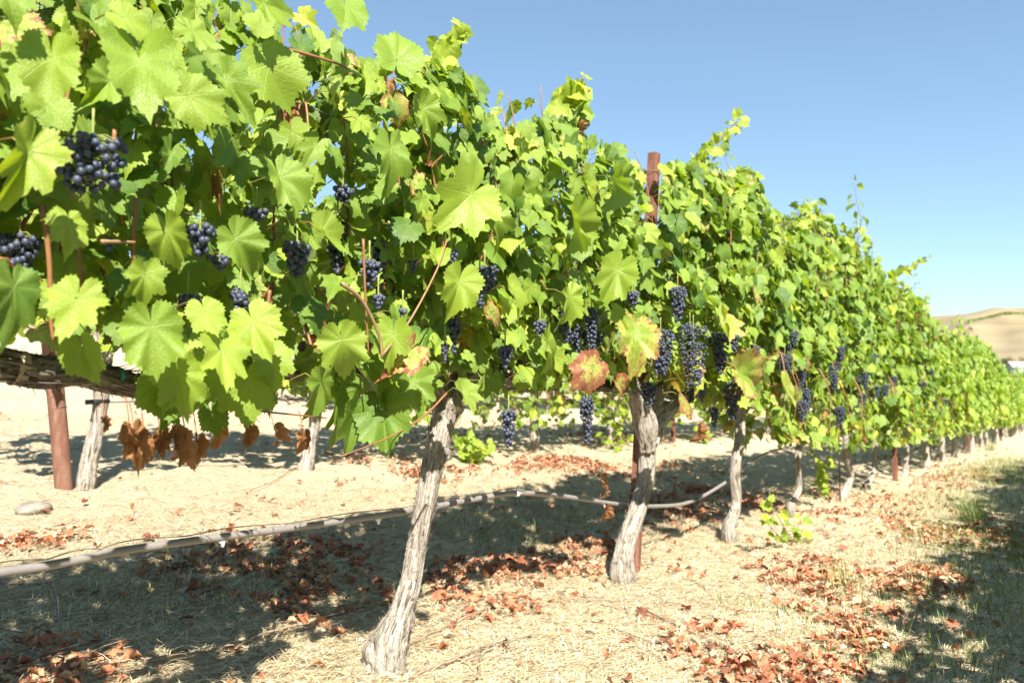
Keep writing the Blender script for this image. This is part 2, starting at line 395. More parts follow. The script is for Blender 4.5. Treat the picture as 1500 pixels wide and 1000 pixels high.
TPL = {0: [leaf_template(72, (.38, .72, 1), dp, k, .045) for k, dp in enumerate((.2, .8, 1.5, .4, 2.0, -.3))],
       1: [leaf_template(24, (.55, 1), dp, 9 + k, .045) for k, dp in enumerate((.2, .9, 1.6))],
       2: [leaf_template(12, (1,), dp, 20 + k, 0.04) for k, dp in enumerate((.3, 1.0))]}
def norm(a): return a / (np.linalg.norm(a, axis=-1, keepdims=True) + 1e-9)
def put_leaves(mb, A, Nn, Tp, S, hue, age, lvl, rng, crumple=0.0, mi=0):
    """A anchor (petiole junction), Nn upper-side normal, Tp tip direction, S length junction-tip"""
    A = np.asarray(A, float); 
    if len(A) == 0: return
    Nn = norm(np.asarray(Nn, float)); Tp = np.asarray(Tp, float); Tp = norm(Tp - Nn * (Tp * Nn).sum(1, keepdims=True)); Xx = np.cross(Tp, Nn)
    S, hue, age = (np.broadcast_to(np.asarray(q, float), (len(A),)) for q in (S, hue, age))
    crumple = np.broadcast_to(np.asarray(crumple, float), (len(A),))
    which = rng.integers(0, len(TPL[lvl]), len(A))
    for k, t in enumerate(TPL[lvl]):
        m = np.where(which == k)[0]
        if not len(m): continue
        n = len(m); V0 = t['V']; x, y, r, th = V0[:, 0][None], V0[:, 1][None], t['r'][None], t['th'][None]
        g = lambda a, b: rng.uniform(a, b, (n, 1))
        fold = g(-.15, .7); droop = g(-.1, .6); cr = crumple[m][:, None]
        z = fold * np.abs(x) * (1 - .25 * np.abs(x)) - droop * y * np.abs(y) + g(-.25, .05) * x * x
        z = z + g(.03, .20) * np.sin(2.5 * np.abs(th) + g(0, 6.3)) * r * r + g(.0, .09) * np.sin(6 * th + g(0, 6.3)) * r ** 3 + g(-.06, .06) * np.sin(x * 5 + g(0, 6)) * np.cos(y * 4 + g(0, 6))
        z = z + g(.02, .13) * t['vd'][None]
        z = z + cr * (.30 * np.sin(4 * th + g(0, 6.3)) * r * r + .5 * np.abs(x) + .25 * np.sin(9 * th + g(0, 6)) * r ** 2 - .3 * y * y)
        sxw = g(.86, 1.08) * (1 - .45 * np.clip(np.abs(fold), 0, .5) * .6) * (1 - .6 * np.clip(cr, 0, 1)); skew = g(-.12, .12)
        xx = x * sxw + skew * y; yy = y * (1 - .2 * np.clip(cr, 0, 1)) + 0 * xx
        P = A[m][:, None] + S[m][:, None, None] * (xx[..., None] * Xx[m][:, None] + yy[..., None] * Tp[m][:, None] + z[..., None] * Nn[m][:, None])
        T = len(V0); F = (t['F'][None] + (np.arange(n) * T)[:, None, None]).reshape(-1, 3)
        col = np.ones((n, T, 4)); col[..., 0] = hue[m][:, None]; col[..., 1] = age[m][:, None]; col[..., 2] = t['rf'][None]; col[..., 3] = rng.random((n, 1))
        off = rng.uniform(0, 40, (n, 1, 2)); pl = (V0[t['F'].ravel()][None, :, :2] + off).reshape(-1, 2)
        mb.add(P.reshape(-1, 3), F, mi, np.tile(t['uv'], (n, 1)), pl, col.reshape(-1, 4))
def petioles(mb, A, B, r, rng, mi=1, hue=None):
    """thin three-sided stalks from A to B, bent a little"""
    A = np.asarray(A, float); B = np.asarray(B, float); n = len(A)
    if n == 0: return
    D = norm(B - A); q = norm(np.cross(D, [.3, .2, .9])); p = np.cross(D, q)
    Mi = (A + B) / 2 + np.array([0, 0, .012]) + rng.normal(0, .004, (n, 3))
    r = np.broadcast_to(np.asarray(r, float), (n,))[:, None, None]
    ang = np.arange(3) * 2 * PI / 3; ring = (np.cos(ang)[None, :, None] * q[:, None] + np.sin(ang)[None, :, None] * p[:, None])
    V = np.concatenate([A[:, None] + ring * r * 1.3, Mi[:, None] + ring * r, B[:, None] + ring * r * .8], 1)
    F0 = []
    for s_ in (0, 3):
        for k in range(3): k2 = (k + 1) % 3; F0 += [[s_ + k, s_ + k2, s_ + 3 + k2], [s_ + k, s_ + 3 + k2, s_ + 3 + k]]
    F = (np.array(F0)[None] + (np.arange(n) * 9)[:, None, None]).reshape(-1, 3)
    col = np.ones((n, 9, 4)); col[..., 0] = (rng.random((n, 1)) if hue is None else hue)
    mb.add(V.reshape(-1, 3), F, mi, None, None, col.reshape(-1, 4))

# ------------------------------------------------------------------ canopy outline read as world heights above the row
def gz1(y, X=ROW1): return terrain(np.full_like(np.asarray(y, float), X), y, False)
top_px = [(430, -6), (500, 12), (545, 50), (600, 42), (655, 62), (690, 115), (740, 140), (790, 140), (850, 118), (885, 178), (925, 214), (960, 218), (1000, 205), (1050, 232), (1100, 240), (1112, 305), (1150, 312), (1185, 284), (1215, 312), (1255, 355), (1300, 408), (1345, 424), (1370, 455), (1396, 488), (1430, 512), (1465, 528)]
tp = np.array([at_x(a, b, ROW1 + .08) for a, b in top_px]); TOPY = np.concatenate([[-6, .2], tp[:, 1], [60]]); th_ = tp[:, 2] - gz1(tp[:, 1]); TOPH = np.concatenate([[2.05, 2.05], th_, [2.15]])
def top_h(y): return np.interp(y, TOPY, TOPH)
bot_px = [(0, 480), (60, 505), (110, 530), (160, 500), (215, 560), (260, 610), (330, 585), (400, 590), (470, 640), (540, 655), (590, 640), (640, 600), (690, 600), (760, 585), (820, 590), (870, 590), (930, 560), (1000, 575), (1060, 585), (1130, 615), (1180, 660), (1230, 668), (1290, 662), (1340, 655), (1400, 640)]
bp = np.array([at_x(a, b, ROW1 + .3) for a, b in bot_px]); BOTY = np.concatenate([[-6], bp[:, 1], [60]]); bh = bp[:, 2] - gz1(bp[:, 1]); BOTH = np.concatenate([[.85], bh, [.5]])
def bot_h(y): return np.interp(y, BOTY, BOTH)

# ------------------------------------------------------------------ bunches of grapes: pixel of centre, width, height, depth behind the canopy face, looseness
BUNCH = [(135, 240, 118, 84, -1.47, 1), (293, 353, 60, 50, -1.52, 0), (322, 385, 38, 28, -1.56, 0), (435, 380, 52, 56, -1.56, 0), (28, 372, 72, 64, -1.70, 0), (352, 455, 30, 72, -1.60, 0),
         (275, 446, 34, 34, -1.62, 0), (160, 358, 18, 22, -1.6, 0), (502, 285, 42, 28, -1.6, 0), (375, 316, 44, 24, -1.62, 0), (541, 402, 42, 46, -1.58, 0), (554, 443, 24, 26, -1.54, 0),
         (661, 378, 30, 28, -1.56, 0), (710, 410, 50, 44, -1.62, 0), (605, 390, 20, 24, -1.62, 0), (740, 525, 24, 38, -1.56, 0), (791, 482, 24, 28, -1.56, 0), (745, 628, 29, 58, -1.62, 0),
         (860, 615, 26, 74, -1.66, 0), (868, 500, 44, 34, -1.66, 0), (926, 438, 26, 26, -1.6, 0), (993, 446, 32, 54, -1.56, 0), (968, 516, 50, 70, -1.56, 0), (1016, 522, 58, 92, -1.54, 0),
         (1055, 518, 32, 62, -1.56, 0), (1073, 588, 32, 56, -1.56, 0), (1106, 522, 18, 34, -1.58, 0), (1150, 538, 26, 40, -1.56, 0), (1163, 497, 15, 26, -1.56, 0), (1175, 602, 22, 34, -1.56, 0),
         (1172, 556, 22, 28, -1.55, 0), (1230, 610, 20, 32, -1.58, 0), (1222, 560, 16, 26, -1.58, 0), (1268, 560, 12, 30, -1.56, 0), (1264, 586, 12, 22, -1.56, 0), (1046, 612, 15, 32, -1.7, 0), (652, 517, 16, 32, -1.56, 2),
         (590, 460, 18, 20, -1.6, 0), (463, 575, 14, 26, -1.8, 0), (1310, 560, 10, 20, -1.58, 0), (1285, 575, 10, 22, -1.6, 0), (1365, 548, 7, 14, -1.56, 0), (1385, 590, 7, 12, -1.56, 0)]
ICO = None
def ico(sub):
    import bmesh
    bm = bmesh.new(); bmesh.ops.create_icosphere(bm, subdivisions=sub, radius=1)
    V = np.array([v.co[:] for v in bm.verts]); F = np.array([[v.index for v in f.verts] for f in bm.faces]); bm.free(); return V, F
ICOS = {1: ico(1), 2: ico(2), 3: ico(3)}
def make_bunch(parent, c, W, H, loose, rng, sub, base):
    d = .0145 if loose != 2 else .011
    pts = []; tries = 0
    n_want = int(min(230, max(7, 1.6 * (W / d) * (H / d) * (1.0 if not loose else .95))))
    while len(pts) < n_want and tries < 6000:
        tries += 1; t = rng.random(); rr = W / 2 * (1 - .62 * t ** 1.3) * (1 if t > .07 else .75)
        if loose == 1: rr = W / 2 * (1 - .35 * t)
        a = rng.random() * 2 * PI; q = rng.random() ** .5 * rr; q = max(q - d * .4, 0)
        p = np.array([math.cos(a) * q, math.sin(a) * q, H / 2 - d / 2 - t * (H - d)])
        if all(np.linalg.norm(p - o) > d * (.74 if loose != 1 else .86) for o in pts[-400:]): pts.append(p)
    b = MB(); V, F = ICOS[sub]; core = np.array([0, 0, 0])
    for p in pts:
        s_ = d / 2 * rng.uniform(.86, 1.1) * (1 if rng.random() > .06 else .6)
        st = np.array([1, 1, rng.uniform(1, 1.12)]); hue = rng.choice([rng.uniform(0, .6), rng.uniform(.6, 1)], p=[.93, .07]) if loose != 2 else rng.uniform(.75, 1)
        col = np.ones((len(V), 4)); col[:, 0] = hue; b.add(c + p + V * s_ * st, F, 0, None, None, col)
    o = b.build('grape_bunch', [M['grape']], parent, base)
    sm = MB(); tube(sm, catmull([c + [0, 0, H / 2 + .05], c + [0, 0, H / 2 + .01], c, c - [0, 0, H * .38]], 8), [.0028, .0026, .0024, .0022, .002, .0018, .0015, .001], 6)
    if sub >= 2:
        for p in pts[::(1 if loose == 1 else 3)]:
            h0 = np.array([0, 0, min(p[2] + .012, H / 2)]); tube(sm, np.array([c + h0, c + (h0 + p) / 2 + [0, 0, .006], c + p * .98]), [.0014, .001, .0009], 4, cap=False)
    st_ = sm.build('stem', [M['stem']], o)
    st_.data.transform(Matrix.Translation([-float(q) for q in base]))
    return o
BW = []
for (px, py, bw, bh_, X, loose) in BUNCH:
    P = at_x(px, py, X); z = project(P)[2]
    BW.append((P, bw * z / F_PX, bh_ * z / F_PX, loose, px, py, bw, bh_, z))

# ------------------------------------------------------------------ hand-read large leaves: junction pixel, tip pixel, width/length, depth plane, hue, age
HERO = [((75, 84), (72, 160), -1.40, .62, 0), ((205, 92), (212, 200), -1.38, .5, 0), ((274, 140), (326, 192), -1.42, .6, 0), ((42, 222), (10, 312), -1.36, 1.0, .28), ((5, -20), (20, 52), -1.38, .5, 0),
        ((112, 436), (92, 496), -1.40, .85, .05), ((222, 478), (232, 566), -1.40, .45, 0), ((326, 510), (322, 588), -1.40, .8, 0), ((212, 402), (222, 456), -1.45, .6, 0), ((262, 548), (276, 616), -1.45, .6, 0),
        ((500, 498), (512, 560), -1.44, .6, 0), ((672, 413), (672, 462), -1.46, .85, .1), ((748, 425), (760, 470), -1.46, .9, .15), ((833, 434), (848, 488), -1.46, .65, 0), ((905, 396), (893, 428), -1.46, .6, .05),
        ((678, 574), (694, 610), -1.48, .55, 0), ((572, 220), (586, 282), -1.44, .4, 0), ((582, 88), (590, 32), -1.44, .5, 0), ((530, 178), (540, 198), -1.44, .9, .2), ((575, 490), (570, 545), -1.5, .6, 0),
        ((100, 326), (104, 376), -1.44, .8, 0), ((245, 338), (262, 402), -1.45, .65, 0), ((180, 25), (235, 48), -1.40, .75, 0), ((330, 120), (370, 190), -1.5, .4, 0), ((392, 96), (428, 170), -1.5, .6, 0),
        ((20, 420), (10, 512), -1.36, .15, 0), ((20, 85), (60, 60), -1.46, .7, 0), ((300, 455), (316, 500), -1.42, .9, .05), ((370, 470), (402, 530), -1.44, .75, 0), ((345, 350), (392, 402), -1.46, .4, 0),
        ((410, 260), (432, 330), -1.45, .45, 0), ((470, 340), (508, 372), -1.45, .6, 0), ((122, 512), (118, 556), -1.44, .5, 0), ((540, 560), (560, 640), -1.66, .2, 0), ((495, 575), (500, 660), -1.7, .2, 0),
        ((160, 120), (120, 165), -1.5, .5, 0), ((250, 225), (240, 262), -1.56, .2, 0), ((640, 380), (650, 345), -1.52, .8, 0), ((800, 500), (832, 545), -1.48, .75, .1), ((720, 320), (742, 372), -1.48, .5, 0),
        ((690, 285), (660, 325), -1.48, .7, 0), ((900, 265), (915, 322), -1.48, .45, 0), ((840, 320), (860, 382), -1.48, .6, 0), ((620, 160), (648, 208), -1.47, .55, 0),
        ((505, 8), (498, 55), -1.46, .45, 0), ((385, 5), (440, 20), -1.46, .6, 0), ((280, 45), (310, 95), -1.46, .55, 0), ((130, 200), (175, 215), -1.54, .35, 0), ((930, 490), (925, 550), -1.46, .5, .42),
        ((870, 537), (858, 560), -1.5, .3, .56), ((1060, 470), (1045, 512), -1.5, .6, .42), ((905, 562), (916, 586), -1.48, .3, .55), ((1085, 545), (1110, 560), -1.5, .5, .44), ((600, 515), (575, 540), -1.5, .5, .5),
        ((1150, 565), (1165, 590), -1.5, .7, .38), ((1000, 580), (1015, 610), -1.5, .5, .5), ((300, 540), (290, 612), -1.5, .35, 0), ((362, 560), (368, 628), -1.52, .5, 0), ((236, 562), (230, 622), -1.5, .3, 0), ((398, 520), (402, 575), -1.5, .6, 0), ((560, 600), (575, 668), -1.62, .15, 0), ((520, 605), (518, 672), -1.66, .15, 0), ((604, 560), (608, 622), -1.6, .3, 0), ((470, 560), (462, 622), -1.6, .3, 0), ((310, 605), (320, 648), -1.6, .1, 0), ((245, 600), (232, 640), -1.6, .15, 0)]

# ------------------------------------------------------------------ vines
def bark_disp(rng, n, seg, length, r, amp=.17):
    t = np.linspace(0, 1, n)[:, None]; th = np.arange(seg)[None] / seg
    tw = rng.uniform(-.25, .25) * t * length / .5
    out = np.ones((n, seg))
    for cells, per, am in ((5, .45, .45), (12, .26, .8), (26, .14, .7)):
        ny_ = max(2, int(length / per)); N = vnoise(rng, cells, ny_ + 1, (th + tw) * cells % cells, t * ny_ + 0 * th)
        out = out + amp * am * ((1 - np.abs(2 * N - 1)) - .5)
    return out + amp * 1.4 * (vnoise(rng, 3, max(2, int(length / .12)) + 1, th * 3 + 0 * t, t * max(2, int(length / .12)) + 0 * th) - .5)
def wood(mb, P, R, rng, seg, step=.02, amp=.17, strips=0):
    P = np.asarray(P, float); L = np.linalg.norm(np.diff(P, axis=0), axis=1).sum(); n = max(8, int(L / step))
    Q = catmull(P, n); Rr = np.interp(np.linspace(0, 1, n), np.linspace(0, 1, len(R)), R)
    Q = Q + rng.normal(0, min(.0015, step * .03), Q.shape)
    tube(mb, Q, Rr, seg, 0, bark_disp(rng, n, seg, L, Rr, amp))
    for _ in range(strips):            # loose strips of bark
        k = rng.integers(2, n - 3); m = rng.integers(3, 9); idx = np.clip(k + np.arange(m), 0, n - 2); a = rng.random() * 2 * PI
        T, N, B = frames(Q); d = np.cos(a) * N[idx] + np.sin(a) * B[idx]; sd = np.cross(T[idx], d)
        lift = (np.linspace(0, 1, m) ** 2)[:, None] * rng.uniform(.004, .022); wdt = rng.uniform(.0015, .005) * np.sin(np.linspace(.25, PI - .15, m))[:, None]
        C = Q[idx] + d * (Rr[idx][:, None] * 1.06 + lift)
        V = np.concatenate([C - sd * wdt, C + sd * wdt, C + d * .0015]); F = []
        for q in range(m - 1):
            F += [[q, q + 1, m + q + 1], [q, m + q + 1, m + q], [q, 2 * m + q, 2 * m + q + 1], [q, 2 * m + q + 1, q + 1], [m + q, m + q + 1, 2 * m + q + 1], [m + q, 2 * m + q + 1, 2 * m + q]]
        uv = np.tile(np.array([[a, 0], [a, .03], [a + .1, .03]]), (len(F), 1)); mb.add(V, F, 0, uv, uv)
CORD = .95
def grapevine(y0, X=ROW1, lvl=0, seed=0, trunk=None, tr_r=None, half=.74, nsh=17, extra=300, top=None, bot=None, canes=True, bunches=(), hero=(), strips=0, hang=2, red=0.0, arms=None, size=1.0):
    """one vine: trunk, cordon, canes, foliage (+ bunches). Canopy grows about the row line X."""
    rng = np.random.default_rng(1000 + seed)
    g0 = float(terrain(X, y0)); base = np.array([X, y0, g0])
    top = top or top_h; bot = bot or bot_h
    if trunk is not None: base = np.array([trunk[0][0], trunk[0][1], float(terrain(trunk[0][0], trunk[0][1]))])
    root = empty('grapevine', base)
    seg = (56, 26, 14)[lvl]; step = (.008, .02, .04)[lvl]
    if trunk is None:
        ln = rng.normal(0, .05, 2); zc = g0 + CORD
        trunk = [[X, y0, g0 - .04], [X + rng.normal(0, .02), y0 + ln[0] * .3 + rng.normal(0, .02), g0 + .25], [X + rng.normal(0, .02), y0 + ln[0] * .7, g0 + .55], [X, y0 + ln[0], zc - .04]]
        tr_r = [.052, .040, .036, .042]
    tb = MB(); wood(tb, trunk, tr_r, rng, seg, step, .2, strips)
    head = np.array(trunk[-1])
    if lvl < 2:   # swollen head
        wood(tb, [head - [0, .02, .05], head + [0, 0, .0], head + [.01, .02, .05]], [.03, tr_r[-1] * 1.25, .022], rng, seg, step, .3)
    if lvl == 0:      # knots and pruning scars, and a flared gnarled foot
        for q in range(9):
            f = rng.choice([rng.uniform(0, .16), rng.uniform(.1, 1)]); a_ = rng.random() * 2 * PI; L0 = (len(trunk) - 1) * f; i0 = int(min(L0, len(trunk) - 2)); c_ = np.array(trunk[i0]) * (1 - L0 + i0) + np.array(trunk[i0 + 1]) * (L0 - i0)
            rr_ = float(np.interp(f, np.linspace(0, 1, len(tr_r)), tr_r)); d_ = np.array([math.cos(a_), math.sin(a_), 0]); c_ = c_ + d_ * rr_ * .55; k_ = rr_ * rng.uniform(.45, .75)
            wood(tb, [c_ - [0, 0, k_ * 1.6], c_ - [0, 0, k_ * .5], c_ + d_ * k_ * .25 + [0, 0, k_ * .5], c_ + [0, 0, k_ * 1.7]], [k_ * .25, k_, k_ * .9, k_ * .2], rng, 26, .006, .35)
    tb.build('trunk', [M['bark']], root, base)
    cb = MB(); gz = lambda y: float(terrain(X, y, False)) + CORD
    for sgn in (-1, 1):
        h2 = half if arms is None else arms[0 if sgn < 0 else 1]
        if h2 <= 0: continue
        ye = y0 + sgn * h2
        pts = [head + [0, 0, -.03], [X, head[1] + sgn * .10, gz(y0) + .01], [X + rng.normal(0, .01), y0 + sgn * h2 * .5, gz(y0 + sgn * h2 * .5) + rng.normal(0, .01)], [X, ye, gz(ye)]]
        wood(cb, pts, [.034, .030, .030, .022], rng, (40, 20, 10)[lvl], step, .25, strips // 2)
        if lvl < 2:   # spurs on the arm
            for q in np.arange(.12, h2, .11):
                yy = y0 + sgn * q; p = np.array([X + rng.normal(0, .01), yy, gz(yy) + .01]); wood(cb, [p, p + [rng.normal(0, .01), rng.normal(0, .01), .05], p + [rng.normal(0, .02), rng.normal(0, .02), .075]], [.018, .014, .011], rng, 12, .01, .25)
    cb.build('cordon', [M['bark_dark']], root, base)
    # shoots
    A, B, side, S, fr = [], [], [], [], []; cmeshes = []
    ys_ = np.linspace(y0 - half - .02, y0 + half + .02, nsh) + rng.normal(0, .03, nsh)
    shoots = []
    for yv in ys_:
        g = float(terrain(X, yv, False)); H = float(top(yv)) - CORD - .1; s_ = rng.choice([-1, 1], p=[.42, .58])
        wild_ = lvl > 0 and rng.random() < .14; H = max(.3, H * (rng.uniform(1.1, 1.28) if wild_ else rng.uniform(.84, 1.03))); m = max(5, int(H / .075)); t = np.linspace(0, 1, m)
        bow = rng.uniform(.04, .22); ly = rng.normal(0, .12)
        x = X + s_ * (bow * np.sin(t * PI * .85) + .05 * t) + np.cumsum(rng.normal(0, .008, m)); y = yv + ly * t + np.cumsum(rng.normal(0, .010, m)); z = g + CORD + .05 + t * H
        shoots.append((np.stack([x, y, z], 1), s_, .99 if wild_ else 1.0))
    for _ in range(hang):                # shoots that arch over and hang down
        yv = y0 + rng.uniform(-half, half); g = float(terrain(X, yv, False)); s_ = rng.choice([-1, 1], p=[.35, .65]); lo = float(bot(yv)); hb = CORD + rng.uniform(.15, .3)
        m = 12; t = np.linspace(0, 1, m); x = X + s_ * (.05 + .32 * np.sin(np.clip(t * 1.6, 0, 1) * PI / 2)); z = g + np.interp(t, [0, .3, 1], [CORD + .05, hb, lo + .08]); y = yv + rng.normal(0, .2) * t
        shoots.append((np.stack([x, y, z], 1) + rng.normal(0, .006, (m, 3)), s_, .8))
    for (P, s_, k) in shoots:
        m = len(P); rr = np.linspace(.0052, .0016, m) * (1 if lvl < 2 else 1.2)
        if canes:
            Pn = catmull(P, m * 2); rn = np.interp(np.linspace(0, 1, 2 * m), np.linspace(0, 1, m), rr) * (1 + .25 * (np.arange(2 * m) % 2 == 0))
            cmeshes.append((Pn, rn, rng.random()))
        for q in range(1 if k > .9 else 3, m):
            f = q / (m - 1)
            for rep in range(1 if rng.random() < .55 else 2):
                o = s_ if rng.random() < .62 else -s_
                if k == 1 and P[q][2] - float(terrain(X, P[q][1], False)) > float(top(P[q][1])): continue
                d = np.array([o * rng.uniform(.4, 1.2), rng.normal(0, .7), rng.uniform(-.2, .7)]); d /= np.linalg.norm(d)
                A.append(P[q]); B.append(P[q] + d * rng.uniform(.05, .12) * (1 - .45 * f)); side.append(o); S.append(rng.uniform(.055, .088) * (1 - .42 * max(0, f - .55) / .45)); fr.append(f)
    # leaves of side shoots fill the two faces of the curtain
    for _ in range(extra):
        yv = y0 + rng.uniform(-half - .05, half + .05); g = float(terrain(X, yv, False)); o = rng.choice([-1, 1], p=[.36, .64])
        tz, bz = float(top(yv)), float(bot(yv)) + .05; h = rng.uniform(0, 1)
        if rng.random() < .12: h = rng.uniform(.85, 1)
        z = bz + (tz - .12 - bz) * h; wd = np.interp(h, [0, .15, .5, .85, 1], [.28, .36, .38, .30, .16]) * rng.uniform(.5, 1.0) * (.80 + .34 * math.sin(yv * 6.3 + 2 * math.sin(z * 4 + seed)) * math.sin(z * 7.5 + yv * 2.5 + o))
        b = np.array([X + o * wd, yv, g + z]); A.append(b + [-o * .07, rng.normal(0, .03), -.01]); B.append(b); side.append(o); S.append(rng.uniform(.032, .078)); fr.append(.3 + .5 * h)
    for _ in range((260, 160, 120)[lvl] if extra else 0):     # shaded leaves inside the curtain
        yv = y0 + rng.uniform(-half - .05, half + .05); g = float(terrain(X, yv, False)); z = rng.uniform(CORD, float(top(yv)) - .15); o = rng.choice([-1, 1])
        b = np.array([X + rng.normal(-.02, .07), yv, g + z]); A.append(b + [0, rng.normal(0, .04), -.05]); B.append(b); side.append(o); S.append(rng.uniform(.06, .085)); fr.append(.4)
    A, B, side, S, fr = map(np.array, (A, B, side, S, fr)); n = len(A); S = S * size
    sun = np.array([.55, -.46, .70])
    Nn = np.stack([side * rng.uniform(.35, 1.2, n), rng.normal(-.08, .55, n), rng.uniform(-.25, 1.0, n)], 1) + sun * rng.uniform(0, .7, (n, 1))
    Tp = np.stack([side * rng.uniform(0, .6, n), rng.normal(0, .55, n), -rng.uniform(.4, 1.3, n)], 1)
    upm = rng.random(n) < .10; Tp[upm, 2] *= -.7
    tipm = fr > .93; Nn[tipm] = rng.normal(0, 1, (tipm.sum(), 3)); 
    hue = np.clip(rng.normal(.38, .21, n) + .25 * (fr > .8), 0, 1); age = np.clip(rng.exponential(.035, n), 0, .25)
    hgt = B[:, 2] - terrain(np.full(n, X), B[:, 1], False)
    age = np.where((rng.random(n) < .03), rng.uniform(.25, .5, n), age); age = np.where(rng.random(n) < .012, 1.0, age)
    if red > 0: m_ = (rng.random(n) < red * np.clip((1.45 - hgt) / .4, 0, 1)); age = np.where(m_, rng.uniform(.3, .55, n), age)
    keep = np.ones(n, bool)
    if X == ROW1:
        px, py, pz = project(B + Tp / np.linalg.norm(Tp, axis=1)[:, None] * S[:, None] * .35); rpx = S * F_PX / np.maximum(pz, .1)
        for (P, W, H, loose, bx, by, bw, bh_, bz) in BW:
            m_ = (pz < bz + .02) & (np.abs(px - bx) < bw * .47 + rpx * .72) & (np.abs(py - by) < bh_ * .47 + rpx * .72); keep &= ~m_
        for (j0, t0, hx, hh, ha) in HERO:
            hx_, hy_ = (j0[0] + t0[0]) / 2, (j0[1] + t0[1]) / 2; L_ = math.hypot(j0[0] - t0[0], j0[1] - t0[1]); hz = project(at_x(hx_, hy_, hx))[2]
            keep &= ~((pz < hz + .05) & (np.hypot(px - hx_, py - hy_) < L_ * .6 + rpx * .25))
        keep &= pz > .75
        # leave the bare arm at the left and the trunks open to the view
        for (x0, y0_, x1, y1, zz) in ((944, 215, 976, 335, 9), (-20, 518, 212, 620, 2.6), (590, 612, 700, 980, 3.2), (900, 590, 985, 900, 4.4), (1060, 610, 1095, 800, 5.4), (-20, 560, 185, 760, 4)):
            keep &= ~((px > x0) & (px < x1) & (py + rpx * .3 > y0_) & (py < y1) & (pz < zz))
    A, B, Nn, Tp, S, hue, age = (q[keep] for q in (A, B, Nn, Tp, S, hue, age))
    fb = MB(); put_leaves(fb, B, Nn, Tp, S, hue, age, lvl, rng, np.where(age > .9, 1.0, 0.0))
    if lvl < 2: petioles(fb, A, B, .0013 if lvl == 0 else .0016, rng)
    for (j0, t0, hx, hh, ha) in hero:
        J = at_x(j0[0], j0[1], hx); Tq = at_x(t0[0], t0[1], hx + rng.uniform(-.02, .04)); d = Tq - J; L_ = np.linalg.norm(d)
        nn = np.array([1.0, rng.normal(-.3, .38), rng.uniform(-.05, .7)])
        put_leaves(fb, [J], [nn], [d], L_ * .9, min(hh, .72) * .92, ha, 0, rng, rng.uniform(.05, .4)); petioles(fb, [J + [-.08, rng.normal(0, .02), rng.uniform(-.01, .04)]], [J], .0016, rng)
    fb.build('foliage', [M['leaf'], M['petiole']], root, base)
    if cmeshes:
        if lvl == 0:
            for (Pn, rn, h) in cmeshes:
                c_ = MB(); tube(c_, Pn, rn, 8, col=(h, 0, 0, 1)); c_.build('cane', [M['cane']], root, base)
        else:
            c_ = MB(); [tube(c_, Pn[::2], rn[::2], 5, col=(h, 0, 0, 1)) for (Pn, rn, h) in cmeshes]; c_.build('canes', [M['cane']], root, base)
    nb_ = {0: 8, 1: 9, 2: 3}[lvl] if X in (ROW1, -40.0) else 0
    if nb_ and y0 > .9 or X == -40.0:
        for _ in range(nb_):
            yv = y0 + rng.choice([-1, 1]) * rng.uniform(.10, half); P = np.array([X + rng.uniform(.12, .29), yv, float(terrain(X, yv, False)) + rng.uniform(.88, 1.30)])
            make_bunch(root, P, rng.uniform(.065, .10), rng.uniform(.10, .19), 0, rng, 2 if lvl == 0 else 1, base)
    for k in bunches:
        P, W, H, loose, px, py, bw, bh_, bz = BW[k]; make_bunch(root, P, W, H, loose, rng, 3 if bz < 2.0 else (2 if bz < 5 else 1), base)
    return root

def tpath(pts, X=ROW1, ground=True):
    P = [at_x(a, b, X) for a, b, _ in pts]; R = [w_ * .74 * project(p)[2] / F_PX / 2 for p, (_, _, w_) in zip(P, pts)]
    P = [list(p) for p in P]; P.reverse() if False else None
    return P, R
FRONT = [  # y of the vine, trunk traced as pixels (x, y, width) from the ground up
    None,
    [(562, 972, 66), (571, 940, 70), (586, 900, 50), (602, 850, 34), (613, 790, 34), (627, 720, 38), (640, 655, 42), (656, 596, 50)],
    [(922, 868, 44), (912, 838, 46), (916, 800, 34), (934, 745, 30), (946, 700, 30), (948, 650, 30), (952, 610, 30), (958, 585, 30)],
    [(1070, 800, 26), (1068, 775, 24), (1078, 740, 19), (1077, 690, 20), (1084, 640, 18), (1086, 605, 18)],
    [(1160, 752, 15), (1158, 738, 15), (1170, 718, 12), (1168, 680, 12), (1172, 640, 12), (1174, 600, 13)],
    [(1234, 740, 17), (1236, 722, 18), (1246, 700, 13), (1240, 665, 12), (1240, 620, 13)],
    [(1272, 722, 12), (1272, 708, 13), (1280, 690, 8), (1282, 650, 9), (1284, 620, 9)],
    [(1322, 706, 13), (1326, 690, 10), (1328, 650, 9), (1330, 620, 9)]]
Y1 = 2.085; SP = 1.5
ORD = 'first second third fourth fifth sixth seventh eighth ninth tenth eleventh twelfth thirteenth fourteenth fifteenth sixteenth seventeenth eighteenth nineteenth twentieth'.split()
ORD += ['twenty-' + o for o in ORD[:9]] + ['thirtieth'] + ['thirty-' + o for o in ORD[:9]]
vy = [Y1 - SP]
for k in range(1, 8): vy.append(None)
flab = ['grapevine reaching in at the left edge on a thick bare arm tied with green tape', 'grapevine on the nearest pale leaning trunk with a swollen foot', 'grapevine whose forked grey trunk wraps the tall rusty post, with reddening leaves',
        'grapevine on the slim upright trunk just right of the forked trunk by the steel post', 'grapevine on a thin dark trunk with a kinked foot, above ground-hugging leaves', 'grapevine with a twisted knobbly grey foot beside a thin rusty stake',
        'grapevine on a dark narrow trunk just before the second rusty post in the front row', 'grapevine whose grey trunk stands close against the second rusty post of the front row']
GRP1 = 'grapevines of the front row'
paths = []
